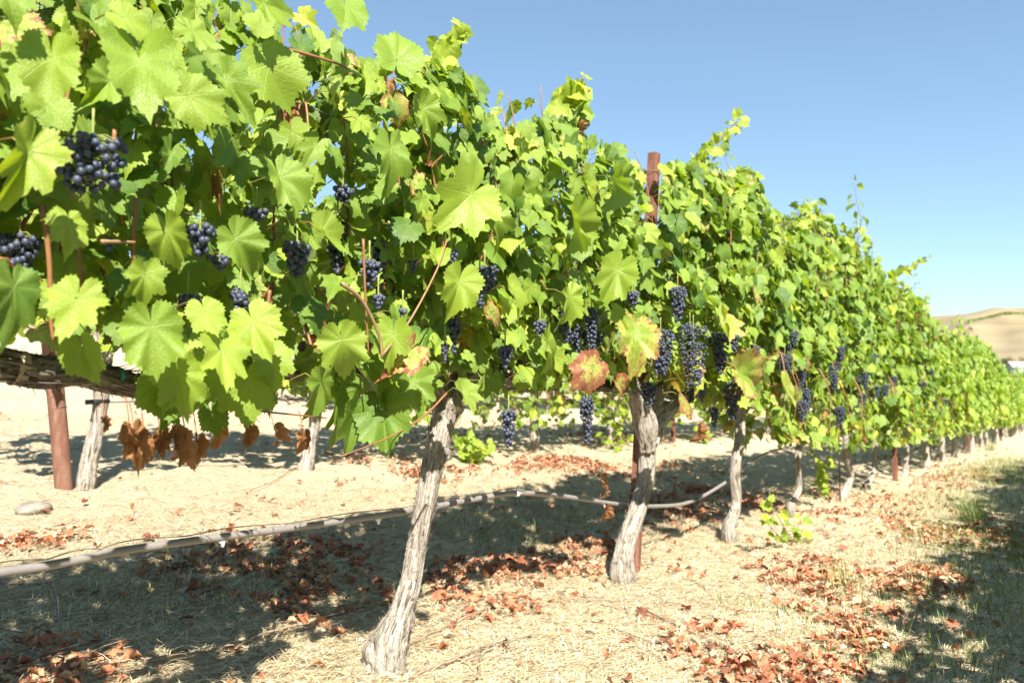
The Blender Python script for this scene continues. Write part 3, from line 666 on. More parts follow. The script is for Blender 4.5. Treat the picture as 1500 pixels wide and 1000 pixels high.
for k in range(1, 8):
    P, R = tpath(FRONT[k]); P[0][2] = min(P[0][2], float(terrain(P[0][0], P[0][1])) - .03)
    zf = float(terrain(P[-1][0], P[-1][1])) + CORD - .03; P[-1][2] = min(max(P[-1][2], zf - .05), zf + .06); paths.append((P, R)); vy[k] = P[-1][1]
own = [[] for _ in range(40)]; howm = [[] for _ in range(40)]
for q, b_ in enumerate(BW): own[int(np.argmin([abs(b_[0][1] - v) for v in vy]))].append(q)
for h in HERO: howm[int(np.argmin([abs(at_x(*h[0], h[2])[1] - v) for v in vy]))].append(h)
for k in range(8):
    kw = dict(seed=k, bunches=own[k], hero=howm[k], lvl=0 if k < 4 else 1, size=(.95, .97, 1.03, 1.1, 1.12, 1.14, 1.15, 1.15)[k], nsh=18, extra=(1150, 1150, 1050, 900, 850, 800, 750, 700)[k], hang=(1, 2, 3, 4, 5, 5, 5, 5)[k], strips=(60, 170, 170, 90, 30, 20, 12, 12)[k], red=(0, .05, .42, .28, .12, .10, .06, .04)[k])
    if k: kw.update(trunk=paths[k - 1][0], tr_r=paths[k - 1][1])
    v = grapevine(vy[k], arms=(.7, 0) if k == 0 else None, **kw); tag(v, flab[k], 'grapevine', GRP1)
_c = MB(); _r = np.random.default_rng(8); _p = ((-170, 520, 50), (-60, 530, 50), (0, 536, 50), (60, 543, 50), (120, 547, 42), (180, 557, 44), (226, 572, 34))
_P = [at_x(a, b, ROW1) for a, b, _ in _p]; _R = [.74 * w_ * project(q_)[2] / F_PX / 2 for q_, (_, _, w_) in zip(_P, _p)]
_v = next(o for o in bpy.data.objects if o.get('label') == flab[0]); _P = [q_ + [0, 0, z_] for q_, z_ in zip(_P, (0, 0, .004, -.004, .005, -.003, 0))]; wood(_c, _P, _R, _r, 64, .006, .42, 220); _c.build('cordon', [M['bark_dark']], _v, np.array(_v.location))
_v = next(o for o in bpy.data.objects if o.get('label') == flab[2]); _c = MB()
for _q in (((950, 660, 22), (944, 620, 24), (936, 585, 22), (926, 566, 15)), ((950, 650, 24), (962, 615, 24), (982, 592, 24), (1006, 578, 18))):
    _P = [at_x(a, b, ROW1 + .015) for a, b, _ in _q]; wood(_c, _P, [w_ * project(q_)[2] / F_PX / 2 for q_, (_, _, w_) in zip(_P, _q)], _r, 48, .007, .5, 90)
_c.build('fork', [M['bark']], _v, np.array(_v.location))
# prototypes for the vines farther along and for the other rows
flat_top = lambda y: 2.05 + .12 * math.sin(y * 3.1) + .08 * math.sin(y * 7.7 + 1)
low_bot = lambda y: .48 + .12 * math.sin(y * 2.3)
protos = []
for q in range(4):
    v = grapevine(100.0 + 1.5 * q, X=ROW1, lvl=2, seed=50 + q, top=flat_top, bot=low_bot, extra=430, hang=5, nsh=16, size=1.12, canes=False) if False else None
def proto(seed, lvl, bot, X=-40.0, y=0.0, **kw):
    v = grapevine(y, X=X, lvl=lvl, seed=seed, top=flat_top, bot=bot, **kw); return v
def place(p, x, y, label, group, used=[]):
    o = p if p.name not in used else copy_tree(p); used.append(p.name)
    o.location = (x, y, float(terrain(x, y))); zz_ = math.sin(x * 3.7 + y * 12.9) * .5 + .5; o.scale = (1.0, 1.0, .87 + .25 * zz_); tag(o, label, 'grapevine', group); return o
FAR = [proto(50 + q, 2, low_bot, extra=720, hang=6, nsh=16, size=1.26, canes=(q % 2 == 0)) for q in range(3)]
MIDV = [proto(70 + q, 1, (lambda y: (.72, .36, .30)[q] + .12 * math.sin(y * 3)), extra=(450, 700, 700)[q], hang=(1, 14, 14)[q], nsh=15, strips=6) for q in range(3)]
y = vy[7]; n1 = 26
for q in range(n1):
    y += SP + .05 * math.sin(q * 2.2)
    place(FAR[(q * 2 + q // 3) % 3], ROW1 + .02 * math.sin(q * 3.), y, 'grapevine with blurred leaves, %s vine beyond the second rusty post of the front row' % ORD[q], GRP1)
# the front row carries on to the left, out of the picture, and a row stands at the camera's back: both throw the shade seen on the soil
for q in range(3):
    place(MIDV[0], ROW1, Y1 - SP * (q + 2), 'grapevine continuing the front row out of view', 'grapevines of the front row beyond the frame')
for q in range(26):
    place(FAR[(q * 2 + 1) % 3], ROW0, -3.4 + SP * q, 'grapevine of the row beside the viewer', 'grapevines of the row beside the viewer')
# second row: starts at the heavy end post
GRP2 = 'grapevines of the second row'; y2 = float(at_x(445, 700, ROW2)[1]) - SP
lab2 = ['grapevine on a pale gnarled trunk right beside the heavy leaning end post', 'grapevine whose pale trunk stands behind the hanging dry leaves, second row', 'grapevine of the second row hidden behind the nearest front trunk',
        'grapevine on a straight pale trunk midway between the nearest front trunk and forked trunk', 'grapevine of the second row left of the rusty steel post', 'grapevine of the second row seen right behind the forked trunk']
for q, tp_ in enumerate(([(122, 732, 34), (127, 700, 30), (136, 655, 24), (146, 600, 24), (155, 548, 28)], [(443, 714, 30), (446, 690, 26), (456, 645, 17), (462, 600, 20), (458, 545, 26)])):
    P, R = tpath(tp_, ROW2); P[0][2] = min(P[0][2], float(terrain(P[0][0], P[0][1])) - .03); zf = float(terrain(P[-1][0], P[-1][1])) + CORD - .03; P[-1][2] = zf
    v_ = grapevine(P[-1][1], X=ROW2, lvl=1, seed=90 + q, trunk=P, tr_r=[1.1 * t for t in R], top=flat_top, bot=(lambda y: .74) if q == 0 else (lambda y: .5), extra=(420, 650)[q], hang=(1, 6)[q], nsh=15, strips=40, arms=(.2, .74) if q == 0 else None); tag(v_, lab2[q], 'grapevine', GRP2)
for q in range(2, 26):
    place(MIDV[0] if q < 1 else (MIDV[1 + q % 2] if q < 9 else FAR[q % 3]), ROW2 + .03 * math.sin(q * 2.1), y2 + SP * q, lab2[q] if q < 6 else 'second row grapevine behind the front row, %s from the heavy end post' % ORD[q], GRP2)
for q in range(14):
    place(FAR[(q + 1) % 3], ROW3, y2 + SP * (q + 3), 'third row grapevine glimpsed under the canopy, %s from its left end' % ORD[q], 'grapevines of the third row')

# dry leaves hanging under the first arm and beside the forked trunk
vines = [o for o in bpy.data.objects if o.name.startswith('grapevine') and o.parent is None]
v0 = next(o for o in vines if o.get('label') == flab[0]); v1 = next(o for o in vines if o.get('label') == flab[1]); v2 = next(o for o in vines if o.get('label') == flab[2])
rng = np.random.default_rng(5)
for (a, b, c, d, v, X) in ((196, 640, 204, 700, v0, -1.6), (214, 652, 212, 690, v0, -1.64), (190, 632, 196, 664, v0, -1.58), (256, 640, 262, 688, v0, -1.62), (274, 655, 276, 702, v0, -1.58), (290, 650, 284, 690, v0, -1.64), (236, 642, 230, 676, v0, -1.6), (318, 632, 312, 668, v0, -1.66), (362, 630, 360, 668, v0, -1.66), (402, 630, 410, 662, v0, -1.66), (444, 640, 440, 672, v1, -1.7),
                           (153, 616, 158, 634, v0, -1.6), (238, 640, 236, 680, v0, -1.62), (882, 700, 886, 716, v2, -1.8), (888, 718, 890, 730, v2, -1.8), (886, 745, 884, 768, v2, -1.8), (1022, 628, 1022, 652, v2, -1.75)):
    J = at_x(a, b, X); T_ = at_x(c, d, X); o_ = np.array(v.location); L_ = np.linalg.norm(T_ - J)
    m_ = MB(); put_leaves(m_, [J], [[1, rng.normal(-.3, .3), rng.uniform(-.2, .3)]], [T_ - J], L_ * 1.0, .5, 1.0, 0, rng, .85); petioles(m_, [J + [-.02, 0, .07]], [J], .0015, rng, hue=np.array(1.0))
    m_.build('dried_leaf', [M['leaf'], M['petiole']], v, o_)
# a few long wayward shoots against the sky, traced, each with small leaves
def wild(v, pts, X, name='cane', leaf=.03, seed=0, n=26, hue=.75):
    rng = np.random.default_rng(seed); P = catmull([at_x(a, b, X) for a, b in pts], n); o_ = np.array(v.location)
    c_ = MB(); tube(c_, P, np.linspace(.0042, .0012, n), 7, col=(.4, 0, 0, 1)); o = c_.build(name, [M['cane']], v, o_)
    idx = np.sort(np.tile(np.arange(1, n), 2)); A = P[idx]; d = rng.normal(0, 1, (len(idx), 3)); B = A + norm(d) * rng.uniform(.02, .06, (len(idx), 1)); S = leaf * 1.35 * np.linspace(1.3, .6, len(idx)) * rng.uniform(.8, 1.25, len(idx))
    f = MB(); put_leaves(f, B, norm(rng.normal(0, 1, (len(idx), 3))) + [.6, -.4, .5], B - A + [0, 0, -.02], S, np.clip(hue + rng.normal(0, .12, len(idx)), 0, 1), 0.02, 0 if leaf < .05 else 0, rng); petioles(f, A, B, .001, rng)
    fo = f.build('shoot_leaves', [M['leaf'], M['petiole']], o)
    fo.data.transform(Matrix.Translation([-float(q) for q in o_])); return o
vv = {k: next(o for o in vines if o.get('label') == flab[k]) for k in range(8)}
wild(vv[2], [(985, 300), (1010, 262), (1040, 220), (1068, 190), (1084, 172)], ROW1 + .1, leaf=.042, seed=1, n=20)
wild(vv[3], [(1035, 330), (1060, 290), (1085, 262), (1105, 250)], ROW1 + .12, leaf=.055, seed=2, n=16)
wild(vv[5], [(1285, 430), (1310, 405), (1335, 390), (1362, 376)], ROW1 + .05, leaf=.055, seed=3, n=18)
wild(vv[1], [(640, 130), (648, 95), (655, 65), (668, 52)], ROW1 + .1, leaf=.045, seed=4, n=12)
wild(vv[3], [(1165, 360), (1180, 330), (1187, 306)], ROW1 + .08, leaf=.055, seed=6, n=10)
wild(vv[2], [(825, 170), (840, 140), (856, 116)], ROW1 + .1, leaf=.05, seed=8, n=10)
wild(vv[6], [(1400, 510), (1408, 480), (1404, 460)], ROW1 + .05, leaf=.06, seed=9, n=8)
def bare(v, pts, X, r=.004, h=.4):
    c_ = MB(); P = catmull([at_x(a, b, X) for a, b in pts], 16); tube(c_, P, np.linspace(r, r * .5, 16), 8, col=(h, 0, 0, 1)); c_.build('cane', [M['cane']], v, np.array(v.location))
bare(v1, [(655, 575), (620, 610), (570, 640), (500, 668)], -1.55, .0035); bare(v1, [(410, 70), (450, 80), (490, 92), (512, 102)], -1.5, .005)
bare(v0, [(63, 300), (72, 380), (74, 460), (78, 500)], -1.6, .006); bare(v0, [(112, 330), (118, 400), (118, 430)], -1.62, .005); bare(v0, [(200, 290), (196, 350), (200, 420)], -1.55, .005, .2)
bare(v1, [(560, 520), (600, 470), (640, 395), (655, 350)], -1.5, .004, .8); bare(v1, [(500, 415), (530, 440), (555, 490), (560, 525)], -1.5, .006, 1.0); bare(v0, [(168, 190), (166, 250), (180, 330)], -1.6, .005)
bare(v0, [(130, 260), (115, 290), (95, 270)], -1.55, .003, .9); bare(v0, [(148, 354), (175, 354), (198, 355)], -1.5, .0045, 1.0); bare(v1, [(395, 425), (392, 470), (405, 490)], -1.55, .005, .2)
bare(v1, [(532, 350), (535, 430), (540, 520)], -1.52, .004, .3); bare(v0, [(365, 600), (400, 604), (440, 608), (478, 612)], -1.6, .003, .1)
# small leafy sprouts low on the front row, and a young vine sprouting from the soil
def sprout(name, P0, pts, label, cat, leaf=.04, seed=0, n=9, group=None):
    r_ = np.random.default_rng(seed); root = empty(name, P0, label, cat, group); P0 = np.array(P0)
    sm = MB(); lf = MB()
    for tip in pts:
        Q = catmull([P0, P0 * .5 + np.array(tip) * .5 + r_.normal(0, .015, 3), tip], n); tube(sm, Q, np.linspace(.003, .0012, n), 6, col=(.3, 0, 0, 1))
        A = Q[2:]; B = A + norm(r_.normal(0, 1, A.shape) + [.3, 0, .4]) * .035
        put_leaves(lf, B, r_.normal(0, .6, A.shape) + [.5, -.4, .8], B - A + [0, 0, -.02], leaf * r_.uniform(.6, 1.2, len(A)), r_.uniform(.4, .85, len(A)), 0.03, 0, r_); petioles(lf, A, B, .001, r_)
    sm.build('stem', [M['cane']], root, P0); lf.build('foliage', [M['leaf'], M['petiole']], root, P0); return root
g = on_ground(1160, 800); sprout('vine_seedling', g, [at_x(1128, 738, g[0] + .02), at_x(1120, 760, g[0] - .02), at_x(1172, 762, g[0]), at_x(1198, 790, g[0] + .1)], 'low green vine seedling sprouting from bare soil in front of the thin trunks', 'seedling', .045, 1)
_r = np.random.default_rng(12)
for k, px in enumerate((690, 1030)):
    X = ROW2 + .25; g = at_x(px, 665, X); g[2] = float(terrain(X, g[1])); h_ = _r.uniform(.18, .32)
    sprout('vine_sucker', g, [g + [_r.normal(0, .1), _r.normal(0, .15), h_ * _r.uniform(.6, 1)] for _ in range(4)], 'green sucker sprouting under the second row, %s of those from the left' % ORD[k], 'vine shoot', .065, 60 + k, 12, 'suckers under the second row')
for k, (px, py, t) in enumerate(((1200, 715, [(1192, 660), (1215, 672), (1205, 690)]), (700, 672, [(690, 630), (712, 650)]), (905, 668, [(880, 640), (925, 640), (905, 620)]))):
    X = ROW1 - .12 if k == 0 else ROW2 + .3; g = at_x(px, py, X); g[2] = float(terrain(X, g[1]))
    sprout('vine_sucker', g, [at_x(a, b, X) for a, b in t], ('leafy green sucker on the soil behind the twisted thin trunks', 'green sucker low behind the nearest trunk, right of it', 'green sucker on the soil left of the forked trunk')[k], 'vine shoot', .06, 30 + k, 10)

# ------------------------------------------------------------------ posts
def upost(P0, P1, w_, label, group, mat='rust', name='steel_post', notch=True):
    root = empty(name, P0, label, 'post', group); P0 = np.array(P0, float); P1 = np.array(P1, float); d = P1 - P0; L = np.linalg.norm(d); D = d / L
    ax = norm(np.cross([1, 0, 0], D)); ay = np.cross(D, ax); mb = MB()
    prof = np.array([(-.5, -.35), (-.5, .35), (-.2, .5), (.2, .5), (.5, .35), (.5, -.35), (.42, -.35), (.42, .27), (.17, .4), (-.17, .4), (-.42, .27), (-.42, -.35)]) * w_
    prof[:, 1] *= -1
    n = 40; t = np.linspace(0, 1, n); m = len(prof)
    C = P0 - D * .15 + (d + D * .15)[None] * t[:, None]
    Vv = C[:, None] + prof[None, :, :1] * (-ax) + prof[None, :, 1:] * (ay if (ay[0] < 0) else -ay) * 1.0
    a_, j_ = np.meshgrid(np.arange(n - 1), np.arange(m), indexing='ij'); a_ = a_.ravel(); j_ = j_.ravel(); k_ = (j_ + 1) % m
    F = np.concatenate([np.stack([a_ * m + j_, a_ * m + k_, (a_ + 1) * m + k_], 1), np.stack([a_ * m + j_, (a_ + 1) * m + k_, (a_ + 1) * m + j_], 1)])
    capf = [[(n - 1) * m + q for q in tr] for tr in ((0, 1, 11), (1, 10, 11), (1, 2, 10), (2, 9, 10), (2, 3, 9), (3, 8, 9), (3, 4, 8), (4, 7, 8), (4, 5, 7), (5, 6, 7))]
    mb.add(Vv.reshape(-1, 3), np.vstack([F, capf])); mb.build('channel', [M[mat]], root, P0, smooth=False)
    if notch:
        for f in (.95, .78, .62, .45):
            c = P0 + d * f; th = np.linspace(0, 2 * PI, 17); rg = c[None] + np.outer(np.cos(th), ax) * w_ * .66 + np.outer(np.sin(th), ay) * w_ * .66 + D[None] * (np.sin(th) * .006)[:, None]
            q = MB(); tube(q, rg, .0016, 6, cap=False); q.build('wire_clip', [M['wire']], root, P0)
    return root
pb = at_x(928, 862, ROW1 - .06); pb[2] = float(terrain(pb[0], pb[1])); pt = at_x(958, 226, ROW1 - .04)
upost(pb, pt, 18 * project(pt)[2] / F_PX * .95, 'tall rusty steel post rising above the canopy behind the forked trunk', 'steel posts of the front row')
pb = at_x(1311, 708, ROW1 + .03); pb[2] = float(terrain(pb[0], pb[1])); upost(pb, pb + [0, .02, 2.0], .065, 'rusty steel post low among the trunks, second post of the front row', 'steel posts of the front row')
for q in range(3):
    y_ = pb[1] + 7.6 * (q + 1); upost([ROW1 + .03, y_, float(terrain(ROW1 + .03, y_))], [ROW1, y_ + .03, float(terrain(ROW1, y_)) + 2.0], .065, 'distant dark rusty post, %s post of the front row' % ORD[q + 2], 'steel posts of the front row', notch=False)
sb = at_x(1231, 742, ROW1 + .04); sb[2] = float(terrain(sb[0], sb[1]))
st = empty('stake', sb, 'thin rusty training stake against the twisted grey foot', 'stake'); q = MB(); tube(q, [sb - [0, 0, .1], sb + [0, -.02, 1.3]], .006, 8); q.build('rod', [M['rust']], st, sb); q = MB(); tube(q, catmull([sb + [.02, 0, .5], sb + [-.02, .04, .51], sb + [.02, .05, .5]], 8), .003, 6); q.build('tie', [M['tape']], st, sb)
# heavy round end post of the second row
eb = at_x(99, 742, ROW2 - .02); eb[2] = float(terrain(eb[0], eb[1])); et = at_x(58, 380, ROW2 - .1)
root = empty('end_post', eb, 'heavy round faded-rust end post leaning at the head of the second row', 'post')
q = MB(); n = 60; P = catmull([eb - [0, 0, .2], (eb + et) / 2, et], n); rr = 24 * project(eb)[2] / F_PX / 2; tube(q, P, rr, 32); q.build('pipe', [M['rust_pale']], root, eb)
for f in (.36, .72):
    c = eb + (et - eb) * f; th = np.linspace(0, 2 * PI, 25); q = MB(); tube(q, c[None] + np.stack([np.cos(th) * rr * 1.03, np.sin(th) * rr * 1.03, .004 * np.sin(3 * th)], 1), .0018, 6, cap=False); q.build('wire_loop', [M['wire']], root, eb)
for q_ in range(3):
    y_ = y2 + 7.5 * (q_ + 1) + .4; b_ = np.array([ROW2, y_, float(terrain(ROW2, y_))]); upost(b_, b_ + [0, .03, 2.0], .06, 'rusty steel post of the second row, %s after the heavy end post' % ORD[q_], 'steel posts of the second row', notch=False)

# ------------------------------------------------------------------ wires and hoses
def wire(X, h, y0, y1, r, label, sag=.02, cat='wire', name='trellis_wire'):
    yy = np.linspace(y0, y1, 60); z = terrain(np.full(60, X), yy, False) + h - sag * np.sin((yy - y0) * PI / 7.5) ** 2
    q = MB(); P = np.stack([np.full(60, X), yy, z], 1); tube(q, P, r, 6); o = q.build(name, [M['wire']]); tag(o, label, cat, 'trellis wires'); return o
wire(ROW1 + .035, CORD - .035, -4, 42, .0016, 'lowest trellis wire of the front row, running under the gnarled arms')
wire(ROW1 + .16, 1.32, -4, 42, .0013, 'catch wire of the front row just above the bunches'); wire(ROW1 + .12, 1.7, -4, 42, .0013, 'upper catch wire of the front row deep in the leaves')
wire(ROW2 + .05, CORD - .04, y2 - .35, 30, .0016, 'arm-supporting trellis wire of the second row'); wire(ROW2 + .02, .55, y2 - .35, 30, .0016, 'thin wire carrying the hose along the second row', .01)
def hose(pts_px, X, r, label, clips, dark, name='irrigation_hose', extend=None):
    P = [at_x(a, b, X) for a, b in pts_px]
    if extend: P += extend
    n = 260; Q = catmull(P, n); o_ = Q[0]; root = empty(name, o_, label, 'hose', 'drip irrigation hoses')
    q = MB(); tube(q, Q, r, 16); q.build('pipe', [M['hose']], root, o_)
    for (a, kind) in clips:
        k = int(np.argmin([abs(project(p)[0] - a) for p in Q])); p = Q[k]; t = norm(Q[min(k + 1, n - 1)] - Q[k - 1]); q = MB()
        th = np.linspace(0, 2 * PI, 17); up = np.array([0, 0, 1.]); sd = norm(np.cross(t, up)); up = np.cross(sd, t)
        if kind == 'emitter':
            tube(q, np.stack([p + up * -.002, p - up * (r + .006), p - up * (r + .018)]), [.005, .006, .0035], 10); tube(q, np.stack([p - t * .012 - up * (r + .002), p + t * .012 - up * (r + .002)]), .004, 8); q.build('emitter', [M['white']], root, o_)
        else:
            for s_ in (-.006, .006): tube(q, p[None] + t * s_ + np.outer(np.cos(th), sd) * (r + .002) + np.outer(np.sin(th), up) * (r + .002), .0022, 6, cap=False)
            tube(q, np.stack([p + up * r, p + up * (r + .016), p + up * (r + .022) + t * .01]), [.004, .003, .002], 8); q.build('clip', [M['white']], root, o_)
    for (a, b) in dark:
        k0 = int(np.argmin([abs(project(p)[0] - a) for p in Q])); k1 = int(np.argmin([abs(project(p)[0] - b) for p in Q])); q = MB()
        seg_ = catmull([Q[k0], (Q[k0] + Q[max(k1, k0 + 1)]) / 2 if k1 - k0 < 2 else Q[(k0 + k1) // 2], Q[max(k1, k0 + 1)]], 10); tube(q, seg_, r * 1.12, 16); q.build('tape_wrap', [M['black']], root, o_)
    return root, Q
XH = ROW1 - .07
hpx = [(-160, 858), (-60, 848), (0, 838), (70, 828), (130, 816), (180, 806), (280, 792), (380, 779), (500, 763), (600, 748), (700, 730), (755, 722), (820, 726), (905, 738), (960, 741), (1010, 735), (1060, 708), (1100, 677), (1140, 658), (1200, 654), (1300, 646)]
far = [np.array([XH, yy, float(terrain(XH, yy)) + .52 + .03 * math.sin(yy)]) for yy in np.arange(float(at_x(1300, 646, XH)[1]) + 3, 36, 3)]
root, Q = hose(hpx, XH, .0105, 'grey hose slung low behind the front trunks, sagging beside the forked trunk', [(550, 'emitter'), (757, 'clip'), (886, 'emitter'), (330, 'emitter'), (1103, 'emitter')], [(652, 660), (672, 684), (700, 712), (905, 930), (1018, 1021)], extend=far)
# the thin wire that carries the hose
kk = [k for k in range(len(Q)) if project(Q[k])[0] < 770]; W_ = Q[kk] + np.array([0, 0, .014]) + np.stack([np.zeros(len(kk)), np.zeros(len(kk)), .008 * np.abs(np.sin(np.arange(len(kk)) * .23))], 1)
q = MB(); tube(q, W_, .0016, 6); tag(q.build('hose_wire', [M['wire']]), 'thin wire lying along the top of the nearer grey hose', 'wire', 'trellis wires')
h2 = [np.array([ROW2 + .03, yy, float(terrain(ROW2, yy)) + .5 + .01 * math.sin(yy * 2)]) for yy in np.arange(y2 + .02, 26, 1.5)]
q = MB(); o_ = h2[0]; root = empty('irrigation_hose', o_, 'straight grey hose hung along the second row, ending by the end post', 'hose', 'drip irrigation hoses'); tube(q, catmull(h2, 90), .010, 12); q.build('pipe', [M['hose']], root, o_)
q = MB(); tube(q, np.stack([o_ - [0, .10, .004], o_ + [0, .03, 0]]), .014, 12); q.build('end_cap', [M['black']], root, o_)
# green tape and pale strap round the bare arm
def band(px, py, r, wd, mat, label, name):
    c = at_x(px, py, ROW1); c[0] = ROW1; q = MB(); th = np.linspace(0, 2 * PI, 25); V = []
    for s_ in (-wd / 2, wd / 2): V.append(c[None] + np.stack([np.cos(th) * r, np.full(25, s_) + .004 * np.sin(th), np.sin(th) * r], 1))
    V.append(c[None] + np.stack([np.cos(th) * (r + .0012), np.full(25, -wd / 2) + .004 * np.sin(th), np.sin(th) * (r + .0012)], 1)); V.append(V[2] + [0, wd, 0])
    V = np.concatenate(V); F = []
    for k in range(24):
        for (a, b) in ((0, 25), (50, 75), (0, 50), (25, 75)): F += [[a + k, a + k + 1, b + k + 1], [a + k, b + k + 1, b + k]]
    q.add(V, F); o = q.build(name, [mat]); o.data.transform(Matrix.Translation([-float(t) for t in c])); o.location = c; tag(o, label, 'tie'); return o
band(170, 556, .029, .008, M['tape'], 'bright green plastic tie round the bare vine arm at the left', 'vine_tie')
s = NT('weathered_strap'); s.base((.36, .29, .21), .7, .2); band(26, 539, .036, .022, s.m, 'pale brown strap round the bare vine arm at the left edge', 'vine_strap')

# ------------------------------------------------------------------ on the ground: straw, fallen leaves, grass, twigs, stone
rng = np.random.default_rng(77)
def blobs(defs):
    return [(on_ground(a, b)[:2], ra * 1.2, rb * 1.2) for (a, b, ra, rb) in defs]
def dens(x, y, bl):
    d = np.zeros_like(x)
    for (c, ra, rb) in bl: d = np.maximum(d, np.exp(-(((x - c[0]) / ra) ** 2 + ((y - c[1]) / rb) ** 2)))
    return d
LIT = blobs([(440, 830, .35, .5), (330, 800, .25, .3), (300, 845, .2, .3), (480, 890, .2, .3), (700, 850, .25, .5), (620, 870, .2, .35), (800, 840, .25, .4), (870, 800, .2, .3), (1000, 760, .25, .5), (980, 740, .3, .6), (1040, 720, .25, .5), (1180, 840, .25, .4), (1230, 880, .22, .35), (1330, 850, .25, .5),
             (1290, 900, .2, .3), (1250, 930, .2, .3), (1050, 940, .15, .25), (1190, 980, .2, .2), (1120, 1000, .2, .2), (590, 680, .5, .5), (560, 680, .6, .3), (830, 680, .5, .8), (1000, 690, .5, .8), (1130, 730, .3, .8), (1210, 730, .3, 1.), (640, 640, .5, .8), (1300, 740, .5, 1.2), (1400, 700, .4, 2), (20, 800, .15, .3), (60, 985, .2, .2), (900, 640, .6, 1.2), (1390, 660, .8, 5), (730, 890, .12, .2), (1440, 780, .5, 1)])
GRA = blobs([(330, 850, .3, .5), (200, 880, .3, .4), (740, 790, .3, .4), (840, 760, .25, .4), (1420, 740, .6, 1.8), (1480, 800, .6, 1.6), (1400, 900, .4, .5), (1480, 700, .7, 3), (1350, 960, .3, .3), (1300, 990, .3, .3), (1240, 870, .1, .15), (1440, 860, .3, .6), (1460, 690, .4, 3), (400, 870, .15, .2), (1470, 960, .25, .4), (1130, 900, .3, .1), (1370, 760, .3, .6)])
def scatter_ground(n, x0, x1, y0, y1, power=1.0):
    """positions thinned with distance, restricted to the view and a margin"""
    x = rng.uniform(x0, x1, n * 4); t = rng.random(n * 4) ** power; y = y0 + (y1 - y0) * t
    P = np.stack([x, y, terrain(x, y)], 1); px, py, pz = project(P); m = (pz > .3) & (px > -150) & (px < 1700) & (py < 1150)
    return P[m][:n]
def blades(mb, P, L, wd, dirs, hue, lift, rng):
    """thin bent strips: two segments"""
    n = len(P); d = norm(dirs); sd = norm(np.cross(d, [0, 0, 1.]) + 1e-6); L = L[:, None]; wd = wd[:, None]
    up = np.array([0, 0, 1.]); m1 = P + d * L * .5 + up * lift[:, None]; e = P + d * L + up * (lift[:, None] * rng.uniform(-.2, 1.2, (n, 1)))
    V = np.stack([P - sd * wd / 2, P + sd * wd / 2, m1 + sd * wd / 2, m1 - sd * wd / 2, e], 1)
    F = (np.array([[0, 1, 2], [0, 2, 3], [3, 2, 4]])[None] + (np.arange(n) * 5)[:, None, None]).reshape(-1, 3)
    col = np.ones((n, 5, 4)); col[..., 0] = hue[:, None]; mb.add(V.reshape(-1, 3), F, 0, None, None, col.reshape(-1, 4))
P = np.vstack([scatter_ground(85000, -3.4, -.2, .6, 5.5, 1.3), scatter_ground(55000, -7, 0, 1.5, 10, 1.2), scatter_ground(14000, -3.5, 1, 6, 22, 1)]); n = len(P)
clump = np.sin(P[:, 0] * 7 + 2 * np.sin(P[:, 1] * 3)) * np.sin(P[:, 1] * 6 + P[:, 0] * 2); P = P[(clump > -.75) | (rng.random(n) < .4)]; n = len(P)
a = rng.normal(1.1, 1.0, n); near = np.clip(1.6 - P[:, 1] * .12, .8, 1.5); sc_ = 1 + np.clip(np.linalg.norm(P, axis=1) - 4, 0, 12) * .14
P[:, 2] += rng.uniform(.001, .008, n); q = MB(); blades(q, P, rng.uniform(.025, .10, n), rng.uniform(.0010, .0034, n) * sc_, np.stack([np.cos(a), np.sin(a), rng.normal(0, .05, n) + .14 * (rng.random(n) < .08)], 1), rng.beta(1.5, 1.1, n), rng.exponential(.004, n), rng)
tag(q.build('straw_litter', [M['straw']]), 'dry straw and cut grass strewn over the vineyard soil', 'straw', kind='stuff')
P = scatter_ground(16000, -3.9, -1.95, .6, 9, 1.2); n = len(P); a = rng.uniform(0, 2 * PI, n); P[:, 2] += rng.uniform(.002, .012, n); q = MB()
blades(q, P, rng.uniform(.08, .2, n), rng.uniform(.0012, .0026, n), np.stack([np.cos(a), np.sin(a), rng.uniform(.0, .25, n)], 1), rng.beta(1.4, 1.2, n), rng.uniform(.0, .02, n), rng)
tag(q.build('dry_grass', [M['straw']]), 'long tangled dry grass lying in the shade under the hose', 'dry grass', kind='stuff')
P = np.vstack([scatter_ground(1100, -3.4, 0, .6, 6, 1.1), scatter_ground(700, -7, 0, 2, 12, 1.1)]); n = len(P); q = MB()
for p in P:
    a = rng.normal(.6, .9); L = rng.uniform(.05, .22); d = np.array([math.cos(a), math.sin(a), 0]) * L; e = rng.normal(0, .12, 3) * L * [1, 1, 0]; z_ = np.array([0, 0, .006])
    R3 = rng.uniform(.0012, .0028); pts = np.array([p + z_, p + d * .5 + e + z_ * 2.2, p + d + z_]); pts[:, 2] += terrain(pts[:, 0], pts[:, 1]) - float(terrain(p[0], p[1])); tube(q, pts, [R3, R3 * .8, R3 * .5], 4)
tag(q.build('twig_litter', [M['twig']]), 'thin broken bits of pruned cane strewn through the straw', 'twig litter', kind='stuff')
# chips and crumbs
P = scatter_ground(9000, -3.2, .0, .7, 6, 1.2); n = len(P); q = MB(); V, F = ICOS[1]
s_ = np.where(rng.random((n, 1, 1)) < .07, rng.uniform(.006, .011, (n, 1, 1)), rng.uniform(.002, .006, (n, 1, 1))); st = rng.uniform(.5, 1.6, (n, 1, 3)); Vv = P[:, None] + V[None] * s_ * st; col = np.ones((n, len(V), 4)); col[..., 0] = rng.random((n, 1))
q.add(Vv.reshape(-1, 3), (F[None] + (np.arange(n) * len(V))[:, None, None]).reshape(-1, 3), 0, None, None, col.reshape(-1, 4)); tag(q.build('soil_crumbs', [M['chip']], smooth=False), 'small stones and wood chips scattered on the soil', 'gravel', kind='stuff')
